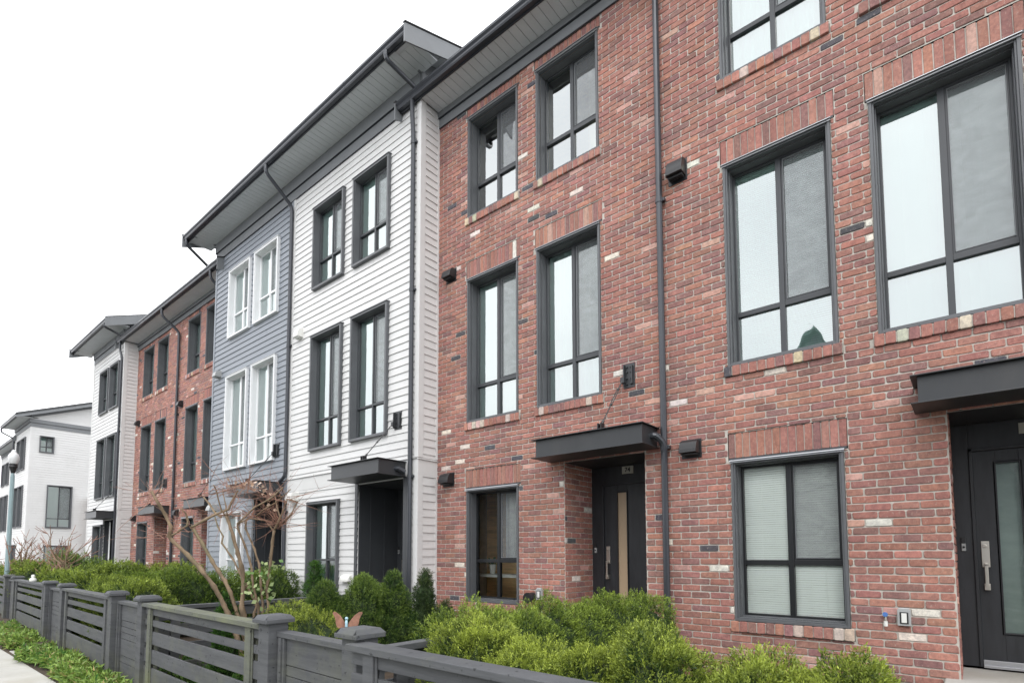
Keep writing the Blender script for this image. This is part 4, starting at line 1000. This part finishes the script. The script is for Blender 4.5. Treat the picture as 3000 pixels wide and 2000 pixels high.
# ------------------------------------------------------------------ bare trees
def px2w(px, py, fwd):
    return Vector((0, 0, 1.6))+FW*fwd+RT*((px-CX)/F_PX*fwd)-UP*((py-CY)/F_PX*fwd)
def tree_at(name, label, stems, base_f, heads, ntw, twl, group=None, seed=5, pale=None, knots=True):
    r = random.Random(seed)
    base = px2w(*stems['root'], base_f); base.z = 0
    T = empty(name, base, label, 'tree', group)
    mb = MB()
    tw = MB(); pts_all = []
    for pts, r0, r1, dd in stems['list']:
        n = len(pts); P_ = []
        for i, (x, y) in enumerate(pts):
            P_.append(px2w(x, y, base_f+dd*i/(n-1)+r.uniform(-.03, .03))-base)
        # subdivide with a little wander, knobbly radius
        Q, R = [], []
        for i in range(n-1):
            L_ = (P_[i+1]-P_[i]).length; m = max(2, int(L_/.045))
            for j in range(m):
                t = j/m; q = P_[i].lerp(P_[i+1], t); w_ = .0035 if m > 3 else 0
                Q.append(q+Vector((r.uniform(-w_, w_), r.uniform(-w_, w_), 0))); s = (i+t)/(n-1)
                kn = 1.3 if (knots and (j == 0 or r.random() < .14)) else 1.0
                R.append(.78*(r0*(1-s)+r1*s)*kn*r.uniform(.93, 1.07))
        Q.append(P_[-1]); R.append(r1)
        mb.tube(Q, R, 9); pts_all += Q
        for q in Q[3:]:
            if r.random() < .16:
                d = Vector((r.uniform(-1, 1), r.uniform(-1, 1), r.uniform(-.2, .8))).normalized(); mb.tube([q, q+d*r.uniform(.02, .05)], [.006, .004], 5)
    link('trunk', mb.mesh('trunk', [M['bark']]), T, smooth=True)
    for hx, hy, df, k in heads:
        c = px2w(hx, hy, base_f+df)-base
        for i in range(int(k*.7)):
            a = r.uniform(0, 6.283); e = r.gauss(.35, .55); L_ = twl*r.uniform(.35, 1.15)
            d = Vector((math.cos(a)*math.cos(e), math.sin(a)*math.cos(e), math.sin(e)))
            s = c+Vector((r.gauss(0, .035), r.gauss(0, .035), r.gauss(0, .03)))
            q = [s]; cur = d.copy(); m = 5
            for j in range(m):
                cur = (cur+Vector((r.gauss(0, .10), r.gauss(0, .10), r.gauss(.02, .10)))).normalized(); q.append(q[-1]+cur*L_/m)
            r0 = r.uniform(.0022, .0045); tw.tube(q, [r0*(1-.75*j/m) for j in range(m+1)], 4)
            if r.random() < .5:
                j = r.randint(1, 3); dd = (cur+Vector((r.gauss(0, .7), r.gauss(0, .7), r.gauss(.1, .5)))).normalized()
                tw.tube([q[j], q[j]+dd*L_*.25, q[j]+dd*L_*.45+Vector((0, 0, .02))], [.002, .0015, .001], 4)
    link('twigs', tw.mesh('twigs', [M['twig']]), T)
    return T, base, r
def c4(l): return [(380+x/3.5635, 1340+y/3.5635) for x, y in l]
ST = {'root': (738, 2010), 'list': [
  ([(722, 2010), (700, 1880)]+c4([(990, 1540), (880, 1340), (730, 1150), (600, 1010), (440, 860), (410, 820), (430, 720), (370, 590), (300, 480), (225, 350)]), .034, .016, -.35),
  (c4([(440, 812), (520, 760), (600, 710), (608, 650), (585, 580), (535, 530)]), .014, .008, -.1),
  ([(735, 2010), (712, 1850)]+c4([(1050, 1400), (990, 1280), (860, 1080), (760, 900), (670, 750), (645, 725)]), .030, .020, .25),
  (c4([(645, 725), (800, 640), (900, 590), (1030, 540), (1080, 430), (1130, 340)]), .019, .011, .0),
  (c4([(960, 620), (900, 590), (830, 480), (770, 410)]), .015, .011, .1), (c4([(1000, 600), (960, 560), (900, 330), (875, 285)]), .012, .007, -.1),
  (c4([(1020, 600), (1010, 540), (970, 330)]), .011, .006, .1),
  ([(745, 2010), (742, 1900)]+c4([(1190, 1640), (1170, 1560), (1190, 1350), (1180, 1180), (1130, 1000), (1080, 820), (1030, 660), (1010, 610)]), .036, .019, .0),
  ([(740, 1960)]+c4([(1300, 1620), (1330, 1540), (1240, 1370), (1150, 1200), (1080, 1060), (960, 890), (975, 820), (920, 720), (890, 620)]), .019, .008, .3),
  ([(750, 1960)]+c4([(1345, 1560), (1290, 1350), (1270, 1130), (1210, 930), (1130, 740), (1125, 690), (1200, 620), (1300, 520), (1480, 420), (1600, 310)]), .017, .010, -.25),
  ([(752, 1960)]+c4([(1390, 1560), (1370, 1300), (1350, 1110), (1300, 950), (1210, 740), (1215, 650)]), .018, .012, .2),
  ([(758, 1990), (775, 1850)]+c4([(1450, 1560), (1430, 1350), (1470, 1100), (1490, 870), (1508, 760)]), .021, .017, -.1),
  (c4([(1508, 760), (1560, 650), (1600, 560), (1645, 430)]), .014, .009, -.1), (c4([(1580, 640), (1540, 520), (1510, 370)]), .011, .007, .1),
  (c4([(1600, 680), (1680, 600), (1750, 465), (1690, 440), (1650, 432)]), .010, .007, -.15), (c4([(1500, 765), (1470, 720), (1440, 685)]), .011, .007, 0),
  (c4([(1320, 610), (1400, 540), (1520, 470), (1680, 330)]), .010, .006, -.1), (c4([(1130, 690), (1240, 635), (1330, 640), (1420, 660)]), .012, .008, 0)]}
HD = [(380+x/3.5635, 1340+y/3.5635, d, k) for x, y, d, k in
      [(1080, 350, 0, 34), (1310, 620, 0, 40), (1570, 680, 0, 70), (1000, 600, .1, 22), (230, 400, -.2, 26), (650, 740, 0, 14), (1200, 330, -.1, 26), (1480, 430, -.1, 24), (1640, 450, -.1, 14), (770, 410, .1, 12), (400, 800, 0, 12), (880, 290, 0, 10)]]
T1_, tb, tr = tree_at('bare_tree', 'leafless many-stemmed tree with pruned reddish twigs in the garden behind the mossy panel', ST, 6.3, HD, 0, .50, seed=11)
# dry leaves clinging to the twig tips, and a green climber low on the right-hand stems
def loose_leaves(T, base, spots, tone, size, name, label=None):
    pos, nn, tn = [], [], []
    for px, py, f, n, sp in spots:
        c = px2w(px, py, f)-base
        for i in range(n):
            pos.append([c.x+rng.normal(0, sp), c.y+rng.normal(0, sp), c.z+rng.normal(0, sp*.7)]); nn.append(rng.normal(size=3)); t = rng.uniform(); tn.append([a*(1-t)+b*t for a, b in zip(*tone)])
    link(name, leaf_mesh(name, np.array(pos), np.array(nn), size, np.array(tn), .75), T)
loose_leaves(T1_, tb, [(380+x/3.5635, 1340+y/3.5635, 6.25, n, .05) for x, y, n in ((1130, 310, 10), (1210, 300, 12), (1300, 280, 8), (1390, 340, 7), (1490, 520, 4), (1420, 380, 4), (240, 380, 5))], ((.45, .30, .20), (.70, .58, .48)), .045, 'dry_leaves')
loose_leaves(T1_, tb, [(380+x/3.5635, 1340+y/3.5635, 6.2, n, .07) for x, y, n in ((1370, 1080, 7), (1350, 1160, 10), (1400, 1250, 14), (1290, 1310, 12), (1480, 1130, 8), (1560, 1140, 5), (1420, 1380, 12), (1440, 1480, 10), (1260, 1420, 9))], ((.10, .20, .05), (.36, .42, .20)), .055, 'climber_leaves')
def small_tree(label, X, Y, h, seed, sc=1.0):
    r = random.Random(seed); T = empty('bare_tree', (X, Y, 0), label, 'tree', 'small bare trees in the far gardens'); mb = MB(); tw = MB()
    for s in range(4):
        a = r.uniform(0, 6.28); q = [Vector((0, 0, 0))]; d = Vector((math.cos(a)*.35, math.sin(a)*.35, 1)).normalized(); m = 8; L_ = h*r.uniform(.55, .72)
        for j in range(m):
            d = (d+Vector((r.gauss(0, .12), r.gauss(0, .12), .03))).normalized(); q.append(q[-1]+d*L_/m)
        mb.tube(q, [.026-.0022*j for j in range(m+1)], 7)
        for k in range(4):
            j = r.randint(4, m); b = q[j]; a2 = r.uniform(0, 6.28); e = r.uniform(.1, 1.2)
            dd = Vector((math.cos(a2)*math.cos(e), math.sin(a2)*math.cos(e), math.sin(e))); p2 = [b]
            for i in range(5):
                dd = (dd+Vector((r.gauss(0, .22), r.gauss(0, .22), .12))).normalized(); p2.append(p2[-1]+dd*h*.075*r.uniform(.6, 1.3))
            mb.tube(p2, [.018-.0024*i for i in range(6)], 5)
            for i in range(5):
                c = p2[r.randint(1, 5)]; d3 = (dd+Vector((r.gauss(0, .8), r.gauss(0, .8), r.gauss(.1, .4)))).normalized(); tw.tube([c, c+d3*h*.06, c+d3*h*.12+Vector((0, 0, .03))], [.009, .007, .005], 4)
    n0 = len(mb.v); mb.v += tw.v; mb.f += [tuple(i+n0 for i in f) for f in tw.f]; mb.m += [1]*len(tw.m); mb.t += tw.t
    link('trunk', mb.mesh('trunk', [M['bark'], M['twig']]), T)
small_tree('small bare tree in front of the far white gable wall, right one', -17.6, 3.15, 2.5, 21)
small_tree('small bare tree in front of the far white gable wall, left one nearer the lamp', -19.3, 3.2, 2.2, 8)
small_tree('tiny bare tree beside the street lamp at the left edge', -22.2, 3.3, 2.1, 14)

# ------------------------------------------------------------------ far building beyond the row
def far_house():
    X0, Y0 = -45.4, 6.3; W_ = 4.5
    H = empty('gable_house', (X0, Y0, 0), 'white house beyond the row, its gable wall with three windows facing the camera', 'house')
    wall = MB()
    side = [(.40, 1.07, 7.57, 8.54), (.84, 2.02, 3.24, 5.72), (.84, 2.02, .55, 2.23)]
    front = [(.95, 2.05, 6.65, 8.55), (2.25, 3.4, 6.65, 8.55), (.95, 2.05, 3.28, 5.72), (2.25, 3.4, 3.28, 5.72), (.95, 2.05, .6, 2.3)]
    lap_wall(wall, (W_, 0, 0), (0, 1), (1, 0), .10, 6.5, .0, 9.05, side, .14)
    lap_wall(wall, (0, 0, 0), (1, 0), (0, -1), .0, W_-.1, .0, 9.05, front, .14)
    # gable triangle
    z = 9.4
    while z < 11.9:
        ya = max(.0, (z-9.15)/.385-1.3); wall.quad((W_+.014, ya, z), (W_+.014, 6.5, z), (W_+.004, 6.5, z+.14), (W_+.004, ya+.36, z+.14)); wall.quad((W_, ya, z), (W_, 6.5, z), (W_+.014, 6.5, z), (W_+.014, ya, z)); z += .14
    for a, b, c, d in free_rects(0, 6.5, 0, 9.5, side): wall.quad((W_, a, c), (W_, b, c), (W_, b, d), (W_, a, d))
    for a, b, c, d in free_rects(0, W_, 0, 9.5, front): wall.quad((a, .003, c), (b, .003, c), (b, .003, d), (a, .003, d))
    wall.poly([(W_-.02, 0, 9.4), (W_-.02, 6.5, 9.4), (W_-.02, 6.5, 11.9)]); wall.quad((.01, 0, 0), (.01, 6.5, 0), (.01, 6.5, 9.5), (.01, 0, 9.5)); wall.quad((0, 6.5, 0), (W_, 6.5, 0), (W_, 6.5, 9.5), (0, 6.5, 9.5))
    wall.box(W_-.08, W_+.02, -.02, .10, 0, 9.0)
    link('wall', wall.mesh('wall', [M['siding']]), H)
    fz = MB(); fz.box(W_, W_+.04, -.04, 6.5, 9.0, 9.22); fz.box(W_, W_+.09, -.09, 6.5, 9.235, 9.44); fz.box(0, W_, -.04, 0, 9.0, 9.22); fz.box(0, W_, -.09, 0, 9.235, 9.44)
    link('frieze', fz.mesh('frieze', [M['frieze']]), H, bevel=.004)
    b = MB(); t = 9.60
    b.prism([(-.72, t), (6.6, t+.385*7.32), (6.6, t+.385*7.32-.27), (-.72, t-.27)], 'x', W_+.38, W_+.42); b.prism([(.0, t+.10), (6.6, t+.385*6.6+.10), (6.6, t+.385*6.6-.09), (.0, t-.09)], 'x', W_+.02, W_+.05)
    link('barge_board', b.mesh('barge_board', [M['frieze']]), H)
    r = MB(); r.prism([(-.72, t+.01), (6.6, t+.02+.385*7.32), (6.6, t-.1+.385*7.32), (-.72, t-.12)], 'x', 0, W_+.43); link('roof', r.mesh('roof', [M['roof']]), H)
    soffit(H, 0, W_+.38, .62, 9.44); gutter(H, 0, W_+.38, .62, 9.42)
    downpipe(H, [(.1, -.7, 9.42), (.1, -.7, 9.2), (.02, -.1, 8.9), (.02, -.1, .2)])
    for (a, b_, c, d) in front: window(H, (0, 0, 0), a, 0, c, b_-a, d-c, 'box', 'blind')
    for (a, b_, c, d) in side:
        wn = window(H, (0, 0, 0), 0, 0, 0, b_-a, d-c, 'box', 'blind', low=.55 if d-c > 1.2 else .35); wn.location = (W_, a, c); wn.rotation_euler = (0, 0, math.pi/2)
    w2 = MB(); w2.box(W_+.2, W_+.45, 2.75, 3.1, 0, 5.0, 0); w2.box(W_+.17, W_+.48, 2.72, 3.13, 5.0, 5.12, 1)
    link('brick_pier', w2.mesh('brick_pier', [M['paver'], M['plastic_w']]), H)
far_house()
def far_row():
    X0, Y0, W_ = -54.0, 6.8, 8.6
    H = empty('sided_townhouse', (X0, Y0, 0), 'low-eaved house at the left edge behind the street lamp', 'townhouse')
    wall = MB(); ops = [(x, x+1.1, a, b) for x in (.8, 2.4, 5.2, 6.8) for a, b in ((3.3, 5.8), (6.5, 8.1))]
    lap_wall(wall, (0, 0, 0), (1, 0), (0, -1), 0, W_, 0, 8.7, ops, .14)
    for a, b, c, d in free_rects(0, W_, 0, 9.0, ops): wall.quad((a, .003, c), (b, .003, c), (b, .003, d), (a, .003, d))
    shell(wall, 0, W_, 9.0, 0, 7); link('wall', wall.mesh('wall', [M['siding']]), H)
    for (a, b_, c, d) in ops: window(H, (0, 0, 0), a, 0, c, b_-a, d-c, 'box', 'blind')
    soffit(H, 0, W_+.3, .5, 8.9); gutter(H, 0, W_+.3, .5, 8.9); frieze(H, 0, W_, 8.6, 8.74, 8.9); roof(H, 0, W_+.3, .5, 8.9, right=True, ridge=3.2)
    downpipe(H, [(W_-.1, -.56, 8.9), (W_-.1, -.56, 8.7), (W_-.1, -.1, 8.4), (W_-.1, -.1, .2)])
far_row()

# ------------------------------------------------------------------ street lamp
def lamp():
    c = px2w(22, 1650, 15.0); X, Y = c.x, c.y
    H = empty('street_lamp', (X, Y, 0), 'street lamp with a white acorn globe on a pale teal pole', 'street lamp')
    p = MB(); n = 20; prof = [(.13, 0), (.13, .35), (.10, .45), (.08, .9), (.07, 1.0), (.056, 3.55), (.055, 3.62)]
    for k in range(n): pass
    p.lathe(prof, 0, 0, 20)
    for k in range(10):
        a = 2*math.pi*k/10; p.tube([(math.cos(a)*.07, math.sin(a)*.07, 1.0), (math.cos(a)*.056, math.sin(a)*.056, 3.55)], .010, 6)
    link('pole', p.mesh('pole', [M['lamp_pole']]), H).scale = (.72, .72, 1.075)
    q = MB(); q.lathe([(.055, 3.60), (.07, 3.64), (.11, 3.80), (.12, 3.84), (.15, 3.86), (.15, 3.90), (.135, 3.92), (.135, 3.96), (.15, 3.98), (.125, 4.02), (0, 4.02)], 0, 0, 24); fo = link('fitter', q.mesh('fitter', [M['black']]), H, (0, 0, 1.5), smooth=True); fo.scale = (.66, .66, .66)
    g_ = MB(); g_.lathe([(.12, 4.0), (.16, 4.08), (.187, 4.2), (.183, 4.32), (.15, 4.42), (.095, 4.48), (.08, 4.50), (.08, 4.53), (.06, 4.57), (.03, 4.60), (0, 4.61)], 0, 0, 28); link('globe', g_.mesh('globe', [M['lamp_glass']]), H, (0, 0, 1.5), smooth=True).scale = (.66, .66, .66)
    f = MB(); f.lathe([(.03, 4.60), (.012, 4.63), (.02, 4.65), (.006, 4.69), (0, 4.72)], 0, 0, 12); link('finial', f.mesh('finial', [M['black']]), H, (0, 0, 1.5), smooth=True).scale = (.66, .66, .66)
lamp()

# ------------------------------------------------------------------ butterfly garden stake
def butterfly():
    c = px2w(1016, 1822, 4.25)
    H = empty('butterfly_ornament', (c.x, c.y, 0), 'terracotta butterfly ornament with a pale blue body behind the nearest fence post', 'garden ornament')
    H.rotation_euler = (0, 0, YAW*-1); z = c.z
    rust = painted('terracotta_wing', (.30, .15, .10), .6, .4, 25, bst=.3)
    def wing(s):
        out = [(0, -.025), (.02, .012), (.05, .052), (.085, .078), (.108, .080), (.112, .066), (.098, .045), (.088, .020), (.085, -.01), (.075, -.038), (.045, -.05), (.015, -.045)]
        mb = MB(); k = len(out); n = len(mb.v)
        for yy in (0, .004): mb.v += [(s*(x+.004), yy+.15*x, z+q) for x, q in out]
        mb.f.append(tuple(n+i for i in range(k))); mb.f.append(tuple(n+k+i for i in range(k))[::-1]); mb.m += [0, 0]; mb.t += [None, None]
        for i in range(k): mb.f.append((n+i, n+(i+1) % k, n+k+(i+1) % k, n+k+i)); mb.m.append(0); mb.t.append(None)
        link('wing', mb.mesh('wing', [rust]), H)
    wing(1); wing(-1)
    b = MB(); b.tube([(0, -.008, z-.06), (0, -.010, z-.04), (0, -.010, z), (0, -.008, z+.018)], [.005, .011, .011, .008], 10); b.lathe([(0, z+.018), (.010, z+.022), (.013, z+.031), (.010, z+.040), (0, z+.044)], 0, -.008, 12)
    link('body', b.mesh('body', [painted('pale_blue_paint', (.38, .58, .66), .4, .05, 5)]), H, smooth=True)
    s_ = MB(); s_.tube([(0, .0, .1), (0, .0, z-.05)], .005, 6); link('stake', s_.mesh('stake', [M['black']]), H)
butterfly()
c = px2w(62, 1700, 14.0); mb = MB(); mb.lathe([(0, 0), (.05, .0), (.06, .03), (.05, .07), (.025, .085), (.035, .11), (.025, .14), (0, .15)], 0, 0, 14)
o = link('rail_ornament', mb.mesh('rail_ornament', [M['plastic_w']]), None, (-14.6, fy(-14.6)+.05, 1.085), smooth=True); tag(o, 'small pale rounded ornament on the fence rail by the left edge', 'ornament')
# square concrete stepping pads between sidewalk and gates
for X, lab in ((-12.2, 'square concrete pad between sidewalk and the far gate'), (-16.95, 'concrete pad before the gate at the left edge')):
    mb = MB(); mb.box(-.38, .38, -.20, .22, -.1, .004); tag(link('stepping_pad', mb.mesh('stepping_pad', [M['concrete']]), None, (X, 2.02, 0), .008), lab, 'paving slab', 'concrete pads before the gates')

# ------------------------------------------------------------------ the other side of the street (seen mirrored in the glass)
def across(X0, W_, label, zw, ridge, wallm, roofm):
    H = empty('house_across_street', (X0, -17, 0), label, 'house', 'houses across the street, mirrored in the windows')
    mb = MB(); mb.box(0, W_, -9, 0, -.1, zw); mb.prism([(0, zw), (W_, zw), (W_/2, ridge)], 'y', -9, 0); link('wall', mb.mesh('wall', [M[wallm]]), H)
    r = MB(); s = (ridge-zw)/(W_/2)
    r.prism([(-.6, zw-.6*s), (W_/2, ridge), (W_+.6, zw-.6*s), (W_+.6, zw-.6*s+.2), (W_/2, ridge+.22), (-.6, zw-.6*s+.2)], 'y', -9.5, .6); link('roof', r.mesh('roof', [M[roofm]]), H)
    for i, x in enumerate((1.2, W_-2.4)):
        for z in (1.0, 3.9, 6.6):
            if z+1.6 > zw: continue
            f = MB(); ring(f, 1.3, 1.6, .09, 0, .06, 0, 0, 0); wd = link('window', f.mesh('window', [M['trimw']]), H, (x, -.005, z)); p = MB(); p.quad((.05, .02, .05), (.05, .02, 1.55), (1.25, .02, 1.55), (1.25, .02, .05)); link('pane', p.mesh('pane', [M['sash']]), wd)
across(-9.6, 8.0, 'gabled house across the street mirrored in the nearest windows', 7.2, 13.0, 'siding_grey', 'teal_roof')
across(-32.0, 9.5, 'unseen gabled house added across the street to darken the ground floor reflections', 7.4, 10.6, 'siding_grey', 'roof')  # added out of view for darker reflections in the ground floor windows
across(.5, 9.0, 'unseen gabled house added across the street to dim the near door glass', 7.0, 9.6, 'siding_grey', 'roof')  # added out of view so the near door glass mirrors something dark
across(-21.0, 8.5, 'third gabled house across the street', 7.4, 10.6, 'siding', 'roof')
